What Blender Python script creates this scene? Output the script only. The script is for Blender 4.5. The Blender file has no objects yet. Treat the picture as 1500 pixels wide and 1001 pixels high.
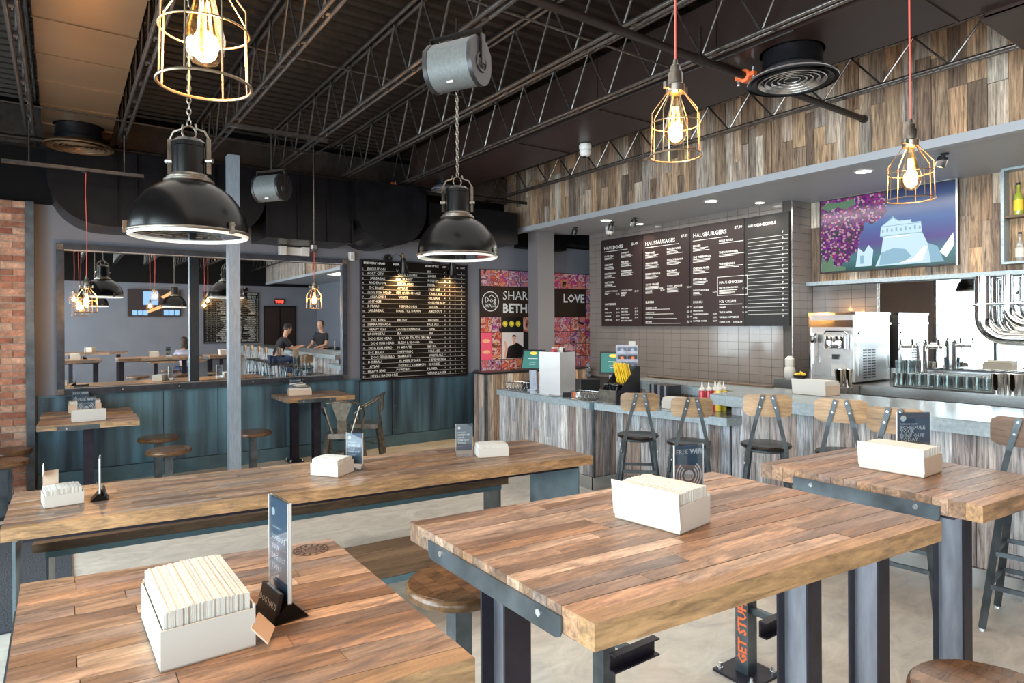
import bpy, bmesh, math, random
from mathutils import Matrix, Vector
PI = math.pi
rnd = random.Random(7)
S = bpy.context.scene
COL = bpy.data.collections.new('restaurant'); S.collection.children.link(COL)

# ------------------------------------------------------------------ camera, world, light
cd = bpy.data.cameras.new('camera'); cam = bpy.data.objects.new('camera', cd); COL.objects.link(cam)
cd.sensor_width = 36; cd.lens = 936/1500*36; cd.shift_y = -25/1500; cd.clip_start = .02
cam.matrix_world = Matrix.Translation((0, 0, 1.68)) @ Matrix.Rotation(math.radians(-35.25), 4, 'Z') @ Matrix.Rotation(PI/2, 4, 'X') @ Matrix.Rotation(math.radians(-.3), 4, 'Z')
S.camera = cam
S.view_settings.view_transform = 'Standard'; S.view_settings.look = 'None'
S.view_settings.gamma = 1; S.view_settings.use_curve_mapping = False
S.view_settings.exposure = 0.42
S.render.film_transparent = False
W = bpy.data.worlds.new('world'); S.world = W; W.use_nodes = True
bg = W.node_tree.nodes['Background']; bg.inputs[0].default_value = (.72, .86, 1, 1); bg.inputs[1].default_value = 1.6
S.cycles.max_bounces = 8; S.cycles.diffuse_bounces = 4; S.cycles.glossy_bounces = 4; S.cycles.transmission_bounces = 6
S.cycles.sample_clamp_indirect = 6; S.cycles.caustics_reflective = False; S.cycles.caustics_refractive = False
S.cycles.use_denoising = True

def area(name, loc, rot, sx, sy, power, color):
    l = bpy.data.lights.new(name, 'AREA'); l.shape = 'RECTANGLE'; l.size = sx; l.size_y = sy
    l.energy = power; l.color = color
    o = bpy.data.objects.new(name, l); COL.objects.link(o); o.location = loc; o.rotation_euler = rot
    return o
# daylight entering by the shop windows of the left wall
area('window_light', (-2.25, 5.3, 1.75), (0, -PI/2, 0), 2.9, 2.7, 230, (.84, .93, 1))
area('window_light', (-2.25, 2.2, 1.75), (0, -PI/2, 0), 2.9, 2.9, 350, (.84, .93, 1))
area('window_light', (-2.25, -1.2, 1.75), (0, -PI/2, 0), 2.9, 3.5, 380, (.84, .93, 1))
area('window_light', (-2.25, -4.4, 1.75), (0, -PI/2, 0), 2.9, 2.3, 190, (.84, .93, 1))
area('ceiling_fill', (2.6, -2.0, 3.4), (math.radians(-25), 0, 0), 5, 3.0, 45, (1, .93, .84))  # added fill light below the deck, no fixture hangs there
area('ceiling_fill', (2.3, 3.0, 3.38), (0, 0, 0), 4.6, 4.0, 62, (1, .95, .9))  # second added fill, evens out the light over the tables
area('bar_fill', (6.2, 3.0, 3.04), (0, 0, 0), .7, 7, 85, (1, .93, .82))  # added fill under the soffit, besides the real downlights

# ------------------------------------------------------------------ materials
def new_mat(name):
    m = bpy.data.materials.new(name); m.use_nodes = True
    nt = m.node_tree; b = nt.nodes['Principled BSDF']
    return m, nt, b
def N(nt, t, **k):
    n = nt.nodes.new(t)
    for a, v in k.items(): setattr(n, a, v)
    return n
def L(nt, a, b): nt.links.new(a, b)
def M(name, col, rough=.5, metal=0, noise=0, scale=8, bump=0, stretch=(1, 1, 1), alpha=None, spec=None, coat=0):
    m, nt, b = new_mat(name)
    b.inputs['Base Color'].default_value = (*col, 1); b.inputs['Roughness'].default_value = rough; b.inputs['Metallic'].default_value = metal
    if spec is not None: b.inputs['Specular IOR Level'].default_value = spec
    if coat: b.inputs['Coat Weight'].default_value = coat
    if noise or bump:
        g = N(nt, 'ShaderNodeNewGeometry'); v = N(nt, 'ShaderNodeVectorMath', operation='MULTIPLY'); v.inputs[1].default_value = stretch
        L(nt, g.outputs['Position'], v.inputs[0])
        n = N(nt, 'ShaderNodeTexNoise'); n.inputs['Scale'].default_value = scale; n.inputs['Detail'].default_value = 6
        L(nt, v.outputs[0], n.inputs['Vector'])
        if noise:
            r = N(nt, 'ShaderNodeMapRange'); r.inputs[1].default_value = .3; r.inputs[2].default_value = .7
            r.inputs[3].default_value = 1-noise; r.inputs[4].default_value = 1+noise; L(nt, n.outputs[0], r.inputs[0])
            mx = N(nt, 'ShaderNodeVectorMath', operation='SCALE'); mx.inputs[0].default_value = col; L(nt, r.outputs[0], mx.inputs['Scale'])
            L(nt, mx.outputs[0], b.inputs['Base Color'])
        if bump:
            bp = N(nt, 'ShaderNodeBump'); bp.inputs['Strength'].default_value = bump; bp.inputs['Distance'].default_value = .01
            L(nt, n.outputs[0], bp.inputs['Height']); L(nt, bp.outputs[0], b.inputs['Normal'])
    return m
def emis(name, col, s, dark=False):
    m, nt, b = new_mat(name); b.inputs['Base Color'].default_value = (.01, .01, .01, 1) if dark else (*col, 1)
    b.inputs['Emission Color'].default_value = (*col, 1); b.inputs['Emission Strength'].default_value = s
    return m
def wood(name, pal, stretch, rough=.5, grain=.45, scale=30, bump=.25, big=.35, gain=1, stain=0):
    """wood whose tone is picked per object, with grain running along the short stretch axis"""
    m, nt, b = new_mat(name); b.inputs['Roughness'].default_value = rough
    oi = N(nt, 'ShaderNodeObjectInfo'); cr = N(nt, 'ShaderNodeValToRGB'); cr.color_ramp.interpolation = 'LINEAR'
    e = cr.color_ramp.elements
    while len(e) < len(pal): e.new(.5)
    for i, c in enumerate(pal):
        e[i].position = i/(len(pal)-1); e[i].color = (c[0]*gain, c[1]*gain, c[2]*gain, 1)
    L(nt, oi.outputs['Random'], cr.inputs[0])
    g = N(nt, 'ShaderNodeNewGeometry'); v = N(nt, 'ShaderNodeVectorMath', operation='MULTIPLY'); v.inputs[1].default_value = stretch
    L(nt, g.outputs['Position'], v.inputs[0])
    off = N(nt, 'ShaderNodeMath', operation='MULTIPLY'); off.inputs[1].default_value = 57; L(nt, oi.outputs['Random'], off.inputs[0])
    ad = N(nt, 'ShaderNodeVectorMath', operation='ADD'); L(nt, v.outputs[0], ad.inputs[0]); L(nt, off.outputs[0], ad.inputs[1])
    n = N(nt, 'ShaderNodeTexNoise'); n.inputs['Scale'].default_value = scale; n.inputs['Detail'].default_value = 7; n.inputs['Roughness'].default_value = .65; n.inputs['Distortion'].default_value = .6
    L(nt, ad.outputs[0], n.inputs['Vector'])
    n2 = N(nt, 'ShaderNodeTexNoise'); n2.inputs['Scale'].default_value = scale*.14; n2.inputs['Detail'].default_value = 3
    L(nt, ad.outputs[0], n2.inputs['Vector'])
    r = N(nt, 'ShaderNodeMapRange'); r.inputs[1].default_value = .32; r.inputs[2].default_value = .68; r.inputs[3].default_value = 1-grain; r.inputs[4].default_value = 1+grain
    L(nt, n.outputs[0], r.inputs[0])
    r2 = N(nt, 'ShaderNodeMapRange'); r2.inputs[1].default_value = .3; r2.inputs[2].default_value = .7; r2.inputs[3].default_value = 1-big; r2.inputs[4].default_value = 1+big
    L(nt, n2.outputs[0], r2.inputs[0])
    mu = N(nt, 'ShaderNodeMath', operation='MULTIPLY'); L(nt, r.outputs[0], mu.inputs[0]); L(nt, r2.outputs[0], mu.inputs[1])
    sc = N(nt, 'ShaderNodeVectorMath', operation='SCALE'); L(nt, cr.outputs[0], sc.inputs[0]); L(nt, mu.outputs[0], sc.inputs['Scale'])
    out = sc.outputs[0]
    if stain:      # weathered grey violet blotches lying across the grain
        v3 = N(nt, 'ShaderNodeVectorMath', operation='MULTIPLY'); v3.inputs[1].default_value = tuple(.35+.65*x for x in stretch); L(nt, g.outputs['Position'], v3.inputs[0])
        a3 = N(nt, 'ShaderNodeVectorMath', operation='ADD'); L(nt, v3.outputs[0], a3.inputs[0]); L(nt, off.outputs[0], a3.inputs[1])
        n3 = N(nt, 'ShaderNodeTexNoise'); n3.inputs['Scale'].default_value = 15; n3.inputs['Detail'].default_value = 6; n3.inputs['Roughness'].default_value = .7; n3.inputs['Distortion'].default_value = 1.2; L(nt, a3.outputs[0], n3.inputs['Vector'])
        r3 = N(nt, 'ShaderNodeMapRange'); r3.inputs[1].default_value = .50; r3.inputs[2].default_value = .72; r3.inputs[3].default_value = 0; r3.inputs[4].default_value = stain; L(nt, n3.outputs[0], r3.inputs[0])
        mx = N(nt, 'ShaderNodeMixRGB'); mx.inputs[2].default_value = (.13, .095, .085, 1); L(nt, r3.outputs[0], mx.inputs[0]); L(nt, out, mx.inputs[1]); out = mx.outputs[0]
    L(nt, out, b.inputs['Base Color'])
    bp = N(nt, 'ShaderNodeBump'); bp.inputs['Strength'].default_value = bump; bp.inputs['Distance'].default_value = .004
    L(nt, n.outputs[0], bp.inputs['Height']); L(nt, bp.outputs[0], b.inputs['Normal'])
    return m
PAL_TABLE = [(.26, .14, .07), (.38, .22, .125), (.20, .12, .078), (.46, .30, .19), (.30, .185, .115), (.27, .205, .17), (.40, .235, .13), (.22, .15, .12), (.50, .35, .24), (.33, .18, .10)]
PAL_BARN = [(.24, .145, .085), (.36, .29, .23), (.15, .10, .07), (.42, .27, .16), (.30, .26, .23), (.33, .20, .115), (.50, .44, .37), (.12, .085, .065), (.38, .25, .15), (.26, .175, .115)]
PAL_BAR = [(.36, .21, .14), (.25, .24, .25), (.36, .37, .39), (.22, .16, .13), (.31, .33, .37), (.42, .38, .35), (.18, .17, .18), (.33, .24, .19), (.39, .42, .45), (.27, .22, .20), (.46, .45, .44)]
PAL_BRICK = [(.30, .11, .07), (.42, .22, .15), (.50, .33, .24), (.25, .09, .06), (.46, .28, .20), (.36, .16, .10), (.52, .38, .29), (.40, .19, .13)]
m_stave = wood('butcher_block', PAL_TABLE, (.13, 1, 1), rough=.38, scale=60, gain=.84, grain=.55, big=.5, stain=.85)
m_stave_edge = wood('butcher_block_front', [(.36, .205, .095), (.42, .25, .12), (.33, .185, .09)], (.10, 1, 1), rough=.4, scale=55, grain=.5, gain=.84, stain=.5)
m_stave_y = wood('butcher_block_cross', PAL_TABLE, (1, .13, 1), rough=.38, scale=42)
m_bench = wood('bench_wood', [(.095, .058, .032), (.15, .092, .05), (.11, .066, .036)], (.1, 1, 1), rough=.5, scale=40)
m_fascia = wood('barn_planks', PAL_BARN, (1, 1, .07), rough=.75, scale=55, grain=.75, gain=1.15, bump=.5)
m_barfront = wood('bar_planks', PAL_BAR, (1, 1, .07), rough=.7, scale=55, grain=.7, gain=1.12, bump=.5)
m_brick = wood('brick', PAL_BRICK, (1, 1, 1), rough=.9, scale=28, grain=.35, bump=.6, gain=1.15)
m_mortar = M('mortar', (.45, .40, .35), .95, noise=.2, scale=30)
m_seat = wood('stool_seat_wood', [(.10, .05, .022), (.15, .078, .035), (.12, .06, .028)], (.15, 1, 1), rough=.25, scale=40)
m_darkseat = M('dark_seat', (.014, .009, .007), .25, noise=.3, scale=30)
m_chairback = wood('chair_back_wood', [(.30, .19, .10), (.37, .24, .13)], (1, 1, 9), rough=.45, scale=10, grain=.3)
m_chairback2 = wood('chair_back_walnut', [(.15, .09, .055), (.18, .10, .06)], (1, 1, 9), rough=.45, scale=10, grain=.3)
m_grey = M('grey_wall_paint', (.205, .215, .255), .55, noise=.06, scale=2)
m_dark = M('black_paint', (.006, .006, .007), .5, spec=.15)
m_deck = M('black_deck', (.020, .014, .011), .34, spec=.35)
m_joist = M('joist_paint', (.17, .15, .14), .25, metal=.8, noise=.3, scale=25)
m_pipeblk = M('pipe_paint', (.016, .012, .011), .35, spec=.4)
m_steel = M('hot_rolled_steel', (.125, .15, .17), .36, metal=.75, noise=.35, scale=9)
m_steel_blue = M('blued_steel', (.085, .16, .21), .36, metal=.6, noise=.45, scale=1.5, stretch=(3.2, 3, .22))
_nt = m_steel_blue.node_tree; _n = [n for n in _nt.nodes if n.bl_idname == 'ShaderNodeTexNoise'][0]; _c = _nt.nodes.new('ShaderNodeValToRGB')
_e = _c.color_ramp.elements; _e[0].position = .36; _e[0].color = (.045, .065, .085, 1); _e[1].position = .70; _e[1].color = (.18, .40, .54, 1); _q = _e.new(.50); _q.color = (.10, .175, .23, 1)
_nt.links.new(_n.outputs[0], _c.inputs[0]); _nt.links.new(_c.outputs[0], _nt.nodes['Principled BSDF'].inputs['Base Color'])
m_base = M('steel_base', (.10, .18, .22), .42, metal=.4, noise=.15)
m_beam = M('beam_steel', (.30, .31, .36), .38, metal=.65, noise=.18, scale=30, stretch=(1, 1, .2))
m_flange = M('beam_flange', (.026, .022, .034), .4, metal=.4, noise=.3, scale=12)
m_bright = M('bright_bolt', (.75, .77, .8), .25, metal=.9)
m_zinc = M('zinc_top', (.34, .39, .41), .24, metal=.5, noise=.14, scale=7)
m_zincedge = M('zinc_edge', (.36, .43, .47), .45, metal=.25, noise=.18, scale=40)
m_stain = M('stainless', (.55, .56, .56), .25, metal=.92, noise=.06, scale=3)
m_chrome = M('chrome', (.72, .71, .70), .09, metal=1)
m_tile = M('glazed_tile', (.235, .205, .19), .14, coat=.3, noise=.06, scale=3)
m_grout = M('grout', (.075, .065, .06), .8)
m_soffit = M('soffit_paint', (.42, .44, .48), .5)
m_floor = M('pale_concrete', (.63, .575, .49), .42, noise=.24, scale=3.4, bump=.15, stretch=(1, 1.9, 1))
[setattr(n.inputs['Roughness'], 'default_value', .68) or setattr(n.inputs['Distortion'], 'default_value', 1.1) or setattr(n.inputs['Detail'], 'default_value', 11) for n in m_floor.node_tree.nodes if n.bl_idname == 'ShaderNodeTexNoise']
m_mat = M('entrance_mat', (.055, .06, .07), .95, noise=.5, scale=90, bump=.8)
m_tan = M('tan_duct', (.25, .155, .09), .33, metal=.6, noise=.12, scale=2)  # warm brown of the lamp glow is put into this base colour
m_brown = M('brown_duct', (.034, .021, .018), .38, metal=.2, spec=.3, noise=.15, scale=2)
m_blkduct = M('black_duct', (.006, .006, .008), .3, noise=.4, scale=6, spec=.22)
m_card = M('white_card', (.60, .57, .52), .75)
m_kraft = M('kraft_card', (.60, .47, .36), .8, noise=.08, scale=12)
m_napkin = M('napkin', (.66, .64, .585), .9, noise=.05, scale=60)
m_white = M('white_plastic', (.75, .75, .73), .4)
m_black = M('black_plastic', (.014, .014, .016), .35)
m_ink = M('brand_ink', (.035, .018, .01), .7)
m_gloss = M('enamel_black', (.004, .0035, .0035), .24, spec=.3)
m_gun = M('gunmetal', (.20, .175, .145), .33, metal=.85, noise=.35, scale=20)
m_brass = M('aged_brass', (.52, .36, .16), .3, metal=.9)
m_cage = M('cage_wire', (.26, .20, .14), .35, metal=.8)
m_red = M('red_cord', (.75, .10, .07), .6)
m_orange = M('orange_coupling', (.85, .17, .05), .45)
m_board = M('chalkboard', (.010, .007, .006), .5, spec=.12)
m_menu = M('menu_board', (.036, .024, .024), .4, spec=.25)
m_menu2 = M('menu_board_grey', (.024, .023, .024), .4, spec=.25)
m_chalk = emis('chalk', (.70, .70, .68), .04)
m_print = emis('white_print', (.80, .80, .78), .06)
m_signblue = M('sign_slate', (.085, .125, .18), .4)
m_ketchup = M('ketchup', (.48, .03, .05), .3); m_mustard = M('mustard', (.85, .62, .06), .35)
m_yellow = M('yellow_paper', (.85, .58, .03), .6)
m_filament = emis('filament', (1, .52, .15), 26)
m_down = emis('downlight_lens', (1, .93, .78), 7)
m_spot = emis('spot_lens', (1, .72, .35), 9)
m_lens = emis('lamp_diffuser', (1, .97, .88), .35)
def glassmat(name, col, f, rough=.03):
    m, nt, b = new_mat(name); nt.nodes.remove(b)
    t = N(nt, 'ShaderNodeBsdfTransparent'); t.inputs[0].default_value = (*col, 1)
    g = N(nt, 'ShaderNodeBsdfGlossy'); g.inputs['Roughness'].default_value = rough
    lw = N(nt, 'ShaderNodeLayerWeight'); lw.inputs[0].default_value = .35
    r = N(nt, 'ShaderNodeMapRange'); r.inputs[3].default_value = f; r.inputs[4].default_value = min(1, f+.55); L(nt, lw.outputs['Facing'], r.inputs[0])
    x = N(nt, 'ShaderNodeMixShader'); L(nt, r.outputs[0], x.inputs[0]); L(nt, t.outputs[0], x.inputs[1]); L(nt, g.outputs[0], x.inputs[2])
    L(nt, x.outputs[0], nt.nodes['Material Output'].inputs[0]); return m
m_glass = glassmat('clear_glass', (.93, .97, .97), .06)
m_amber = glassmat('amber_glass', (1, .78, .48), .07)
m_acryl = glassmat('acrylic', (.9, .95, .98), .10)
m_mirror, _nt, _b = new_mat('mirror_silver'); _b.inputs['Base Color'].default_value = (.86, .88, .88, 1); _b.inputs['Metallic'].default_value = 1; _b.inputs['Roughness'].default_value = .012

# ------------------------------------------------------------------ mesh helpers
class MB:
    def __init__(s, o=(0, 0, 0)): s.v = []; s.f = []; s.o = o; s.smooth = False
    def add(s, vs, fs):
        k = len(s.v); s.v += [tuple(v) for v in vs]; s.f += [tuple(k+i for i in f) for f in fs]; return s
    def box(s, x0, x1, y0, y1, z0, z1, m=None):
        vs = [Vector(p) for p in ((x0, y0, z0), (x1, y0, z0), (x1, y1, z0), (x0, y1, z0), (x0, y0, z1), (x1, y0, z1), (x1, y1, z1), (x0, y1, z1))]
        if m: vs = [m @ v for v in vs]
        return s.add(vs, [(3, 2, 1, 0), (4, 5, 6, 7), (0, 1, 5, 4), (1, 2, 6, 5), (2, 3, 7, 6), (3, 0, 4, 7)])
    def prism(s, pts, z0, z1, m=None):
        """polygon (counter-clockwise) pulled up from z0 to z1"""
        n = len(pts); vs = [Vector((p[0], p[1], z0)) for p in pts]+[Vector((p[0], p[1], z1)) for p in pts]
        if m: vs = [m @ v for v in vs]
        return s.add(vs, [tuple(range(n-1, -1, -1)), tuple(range(n, 2*n))]+[(i, (i+1) % n, n+(i+1) % n, n+i) for i in range(n)])
    def lathe(s, prof, n=24, m=None, cap=True):
        vs = []; fs = []; k = len(prof)
        for r, z in prof:
            for j in range(n):
                a = 2*PI*j/n; vs.append(Vector((r*math.cos(a), r*math.sin(a), z)))
        for i in range(k-1):
            for j in range(n):
                fs.append((i*n+j, i*n+(j+1) % n, (i+1)*n+(j+1) % n, (i+1)*n+j))
        if cap:
            fs.append(tuple(range(n-1, -1, -1))); fs.append(tuple((k-1)*n+j for j in range(n)))
        if m: vs = [m @ v for v in vs]
        return s.add(vs, fs)
    def tube(s, pts, r, n=8, closed=False):
        P = [Vector(p) for p in pts]; k = len(P); vs = []; fs = []
        rr = r if isinstance(r, (list, tuple)) else [r]*k
        ref = None
        for i, p in enumerate(P):
            if closed: t = (P[(i+1) % k]-P[i-1]).normalized()
            else: t = ((P[min(i+1, k-1)]-P[max(i-1, 0)])).normalized()
            if ref is None: ref = t.orthogonal().normalized()
            ref = (ref-t*ref.dot(t)).normalized(); b = t.cross(ref)
            for j in range(n):
                a = 2*PI*j/n; vs.append(p+(ref*math.cos(a)+b*math.sin(a))*rr[i])
        for i in range(k if closed else k-1):
            i2 = (i+1) % k
            for j in range(n): fs.append((i*n+j, i*n+(j+1) % n, i2*n+(j+1) % n, i2*n+j))
        if not closed: fs += [tuple(range(n-1, -1, -1)), tuple((k-1)*n+j for j in range(n))]
        return s.add(vs, fs)
    def bar(s, a, b, w, h, up=(0, 0, 1)):
        a = Vector(a); b = Vector(b); t = (b-a); l = t.length; t.normalize(); u = Vector(up)
        if abs(t.dot(u)) > .98: u = Vector((0, 1, 0))
        sd = t.cross(u).normalized(); u = sd.cross(t)
        m = Matrix(((t.x, sd.x, u.x, a.x), (t.y, sd.y, u.y, a.y), (t.z, sd.z, u.z, a.z), (0, 0, 0, 1)))
        return s.box(0, l, -w/2, w/2, -h/2, h/2, m)
    def ring(s, c, R, r, n=32, k=6, m=None):
        P = [Vector((c[0]+R*math.cos(2*PI*i/n), c[1]+R*math.sin(2*PI*i/n), c[2])) for i in range(n)]
        if m: P = [m @ p for p in P]
        return s.tube(P, r, k, True)
    def build(s, name, mat, parent=None, smooth=False, loc=None):
        me = bpy.data.meshes.new(name); o = s.o
        me.from_pydata([(v[0]-o[0], v[1]-o[1], v[2]-o[2]) for v in s.v], [], s.f); me.update()
        me.materials.append(mat)
        if smooth:
            for p in me.polygons: p.use_smooth = True
            try: me.set_sharp_from_angle(angle=math.radians(38))
            except Exception: pass
        ob = bpy.data.objects.new(name, me); COL.objects.link(ob)
        if parent is not None: ob.parent = parent
        if loc: ob.location = loc
        return ob
def tag(o, label=None, cat=None, group=None, kind=None):
    if label: o['label'] = label
    if cat: o['category'] = cat
    if group: o['group'] = group
    if kind: o['kind'] = kind
    return o
def thing(name, loc, label, cat, group=None, rz=0):
    o = bpy.data.objects.new(name, None); COL.objects.link(o); o.empty_display_size = .1
    o.location = loc; o.rotation_euler = (0, 0, rz); return tag(o, label, cat, group)
KIDS = {}
def copy_tree(o, parent=None):
    c = o.copy(); COL.objects.link(c); c.parent = parent
    if parent is not None: c.matrix_parent_inverse = o.matrix_parent_inverse.copy()
    for ch in [x for x in COL_LIST(o)]: copy_tree(ch, c)
    return c
def COL_LIST(o): return list(o.children)
def clone(o, loc, rz, label, group=None):
    c = copy_tree(o); c.location = loc; c.rotation_euler = (0, 0, rz); c['label'] = label
    if group: c['group'] = group
    return c
def box(name, mat, x0, x1, y0, y1, z0, z1, parent=None, **k):
    c = ((x0+x1)/2, (y0+y1)/2, z0)
    if parent is not None: return MB().box(x0, x1, y0, y1, z0, z1).build(name, mat, parent)
    o = MB(c).box(x0, x1, y0, y1, z0, z1).build(name, mat, None, loc=c); return tag(o, **k)
def struct(name, mb, mat, parent=None, label=None):
    o = mb.build(name, mat, parent)
    if parent is None: tag(o, label, kind='structure')
    return o
CUBES = {}
def cube(mat):
    if mat.name not in CUBES:
        me = bpy.data.meshes.new('block_'+mat.name)
        h = .5; vs = [(-h, -h, -h), (h, -h, -h), (h, h, -h), (-h, h, -h), (-h, -h, h), (h, -h, h), (h, h, h), (-h, h, h)]
        me.from_pydata(vs, [], [(3, 2, 1, 0), (4, 5, 6, 7), (0, 1, 5, 4), (1, 2, 6, 5), (2, 3, 7, 6), (3, 0, 4, 7)]); me.materials.append(mat); me.update()
        CUBES[mat.name] = me
    return CUBES[mat.name]
def piece(name, mat, parent, x0, x1, y0, y1, z0, z1):
    o = bpy.data.objects.new(name, cube(mat)); COL.objects.link(o); o.parent = parent
    o.location = ((x0+x1)/2, (y0+y1)/2, (z0+z1)/2); o.scale = (x1-x0, y1-y0, z1-z0); return o
ROD = {}
def rod(name, mat, parent, a, b, r, n=6):
    key = (mat.name, n)
    if key not in ROD:
        mb = MB(); mb.lathe([(1, -.5), (1, .5)], n); me = bpy.data.meshes.new('rod'); me.from_pydata([tuple(v) for v in mb.v], [], mb.f); me.materials.append(mat); me.update()
        ROD[key] = me
    o = bpy.data.objects.new(name, ROD[key]); COL.objects.link(o); o.parent = parent
    a = Vector(a); b = Vector(b); d = b-a
    o.location = (a+b)/2; o.rotation_mode = 'QUATERNION'; o.rotation_quaternion = d.to_track_quat('Z', 'Y'); o.scale = (r, r, d.length)
    return o
def text(name, items, mat, parent, M4, depth=.0012, bold=0):
    """items: (string, x, y, size[, align, bold]) laid out in the xy-plane of M4; one printed mesh"""
    vs = []; fs = []
    for it in items:
        st, x, y, sz = it[:4]; al = it[4] if len(it) > 4 else 'LEFT'; bo = it[5] if len(it) > 5 else bold
        if not st: continue
        cu = bpy.data.curves.new('t', 'FONT'); cu.body = st; cu.size = sz; cu.align_x = al; cu.resolution_u = 1; cu.offset = bo*sz
        ob = bpy.data.objects.new('t', cu)
        me = bpy.data.meshes.new_from_object(ob)
        k = len(vs)
        vs += [tuple(M4 @ Vector((v.co.x+x, v.co.y+y, depth))) for v in me.vertices]
        fs += [tuple(k+i for i in p.vertices) for p in me.polygons]
        bpy.data.objects.remove(ob); bpy.data.curves.remove(cu); bpy.data.meshes.remove(me)
    me = bpy.data.meshes.new(name); me.from_pydata(vs, [], fs); me.materials.append(mat); me.update()
    o = bpy.data.objects.new(name, me); COL.objects.link(o); o.parent = parent; return o
def onwall_y(x, y, z):   # a print on a face that looks to -y: text x runs to +x, text y runs up
    return Matrix(((1, 0, 0, x), (0, 0, -1, y), (0, 1, 0, z), (0, 0, 0, 1)))
def onwall_x(x, y, z):   # a print on a face that looks to -x: text x runs to -y
    return Matrix(((0, 0, -1, x), (-1, 0, 0, y), (0, 1, 0, z), (0, 0, 0, 1)))
def arcs(cx, cy, r0, r1, a0, a1, n=16):
    """flat ring sector as (verts, faces)"""
    vs = []; fs = []
    for i in range(n+1):
        a = a0+(a1-a0)*i/n
        vs += [(cx+r0*math.cos(a), cy+r0*math.sin(a)), (cx+r1*math.cos(a), cy+r1*math.sin(a))]
        if i: fs.append((2*i-2, 2*i-1, 2*i+1, 2*i))
    return vs, fs
def flat(name, shapes, mat, parent, M4, depth=.001):
    vs = []; fs = []
    for v, f in shapes:
        k = len(vs); vs += [tuple(M4 @ Vector((p[0], p[1], depth))) for p in v]; fs += [tuple(k+i for i in q) for q in f]
    me = bpy.data.meshes.new(name); me.from_pydata(vs, [], fs); me.materials.append(mat); me.update()
    o = bpy.data.objects.new(name, me); COL.objects.link(o); o.parent = parent; return o
def rect(x0, x1, y0, y1): return ([(x0, y0), (x1, y0), (x1, y1), (x0, y1)], [(0, 1, 2, 3)])
def poly(p): return (p, [tuple(range(len(p)))])
def disc(cx, cy, r, n=20, sx=1): return poly([(cx+r*sx*math.cos(2*PI*i/n), cy+r*math.sin(2*PI*i/n)) for i in range(n)])

# ------------------------------------------------------------------ the room
XL, XR, YF, YB, ZC = -1.95, 7.35, -5.9, 8.22, 3.98
struct('floor', MB().box(XL, 8.4, YF, YB, -.1, 0), m_floor, label='pale worn concrete floor')
ent = box('entrance_mat', m_mat, XL+.02, .06, 4.46, 6.9, .001, .012, label='dark grey ribbed entrance mat on the floor behind the long table', cat='mat')
# corrugated deck: ribs run along x
mb = MB(); y = YF; prof = []
while y < YB+.2:
    prof += [(y, ZC+.035), (y+.035, ZC+.035), (y+.05, ZC), (y+.10, ZC), (y+.115, ZC+.035)]; y += .15
vs = []; fs = []
for (yy, zz) in prof: vs += [(XL, yy, zz), (8.4, yy, zz)]
for i in range(len(prof)-1): fs.append((2*i, 2*i+2, 2*i+3, 2*i+1))
mb.add(vs, fs); mb.box(XL, 8.4, YF, YB+.3, ZC+.06, ZC+.12)
struct('ceiling', mb, m_deck, label='black corrugated steel roof deck')
# back wall: grey paint above, black above the ducts, blued steel wainscot below
wb = struct('wall_back', MB().box(XL, 8.4, YB, YB+.12, 0, 2.95), m_grey, label='grey painted back wall over a steel wainscot')
MB().box(XL, 8.4, YB, YB+.12, 2.95, ZC+.06).build('black_band', m_dark, wb)
xs = [-.2, .95, 1.52, 2.30, 3.28, 3.75, 4.15, 5.12]
for i in range(len(xs)-1):
    MB().box(xs[i]+.004, xs[i+1]-.004, YB-.022, YB-.001, .16, .945).build('steel_panel', m_steel_blue, wb)
    for zz in (.22, .56, .90):
        rod('rivet', m_base, wb, (xs[i]+.05, YB-.026, zz), (xs[i]+.05, YB-.021, zz), .008)
MB().box(-.2, 5.12, YB-.028, YB-.001, .945, .965).build('wainscot_cap', m_base, wb)
struct('baseboard_back', MB().box(-.2, 5.12, YB-.04, YB-.001, 0, .155), m_base, label='blue grey steel baseboard under the wainscot')
MB().box(5.10, 5.15, YB-.035, YB-.001, 0, 1.0).build('corner_trim', m_steel, wb)
# brick pier at the left
br = struct('wall_left_brick', MB().box(XL, -.285, 8.12, YB, 0, 2.95), m_mortar, label='pier of old red brick left of the mirror')
br.name = 'wall_back_pier'
k = 0; z = 0.01
while z < 2.93:
    x = -.287 - (0 if k % 2 else .10)
    if k % 2 == 0:
        piece('brick', m_brick, br, -.385, -.287, 8.105+rnd.uniform(0, .006), 8.13, z, z+.058)
        x = -.395
    while x > -.98:
        piece('brick', m_brick, br, x-.195, x, 8.105+rnd.uniform(0, .008), 8.13, z, z+.058); x -= .205
    z += .0685; k += 1
MB().box(-.285, -.215, 8.08, YB, 0, 2.95).build('steel_corner_angle', m_steel, br)
# left wall with shop windows, and the wall behind the camera, seen in the mirror
wl = MB()
wl.box(XL-.12, XL, YF, YB, 0, .45).box(XL-.12, XL, YF, YB, 3.05, ZC+.06)
wins = [(-5.4, -3.4), (-2.8, .4), (.9, 3.5), (4.1, 6.5)]
yy = YF
for a, b in wins+[(YB, YB)]:
    wl.box(XL-.12, XL, yy, a, .45, 3.05); yy = b
struct('wall_left', wl, m_grey, label='left wall with tall shop windows')
for i, (a, b) in enumerate(wins):
    w = struct('window_%d' % (i+1), MB().box(XL-.09, XL-.03, a, a+.06, .45, 3.05).box(XL-.09, XL-.03, b-.06, b, .45, 3.05).box(XL-.09, XL-.03, a, b, .45, .52).box(XL-.09, XL-.03, a, b, 2.98, 3.05).box(XL-.09, XL-.03, (a+b)/2-.03, (a+b)/2+.03, .5, 3), m_steel, label='steel framed shop window')
    MB().box(XL-.065, XL-.06, a+.06, b-.06, .52, 2.98).build('pane', m_glass, w)
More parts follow.
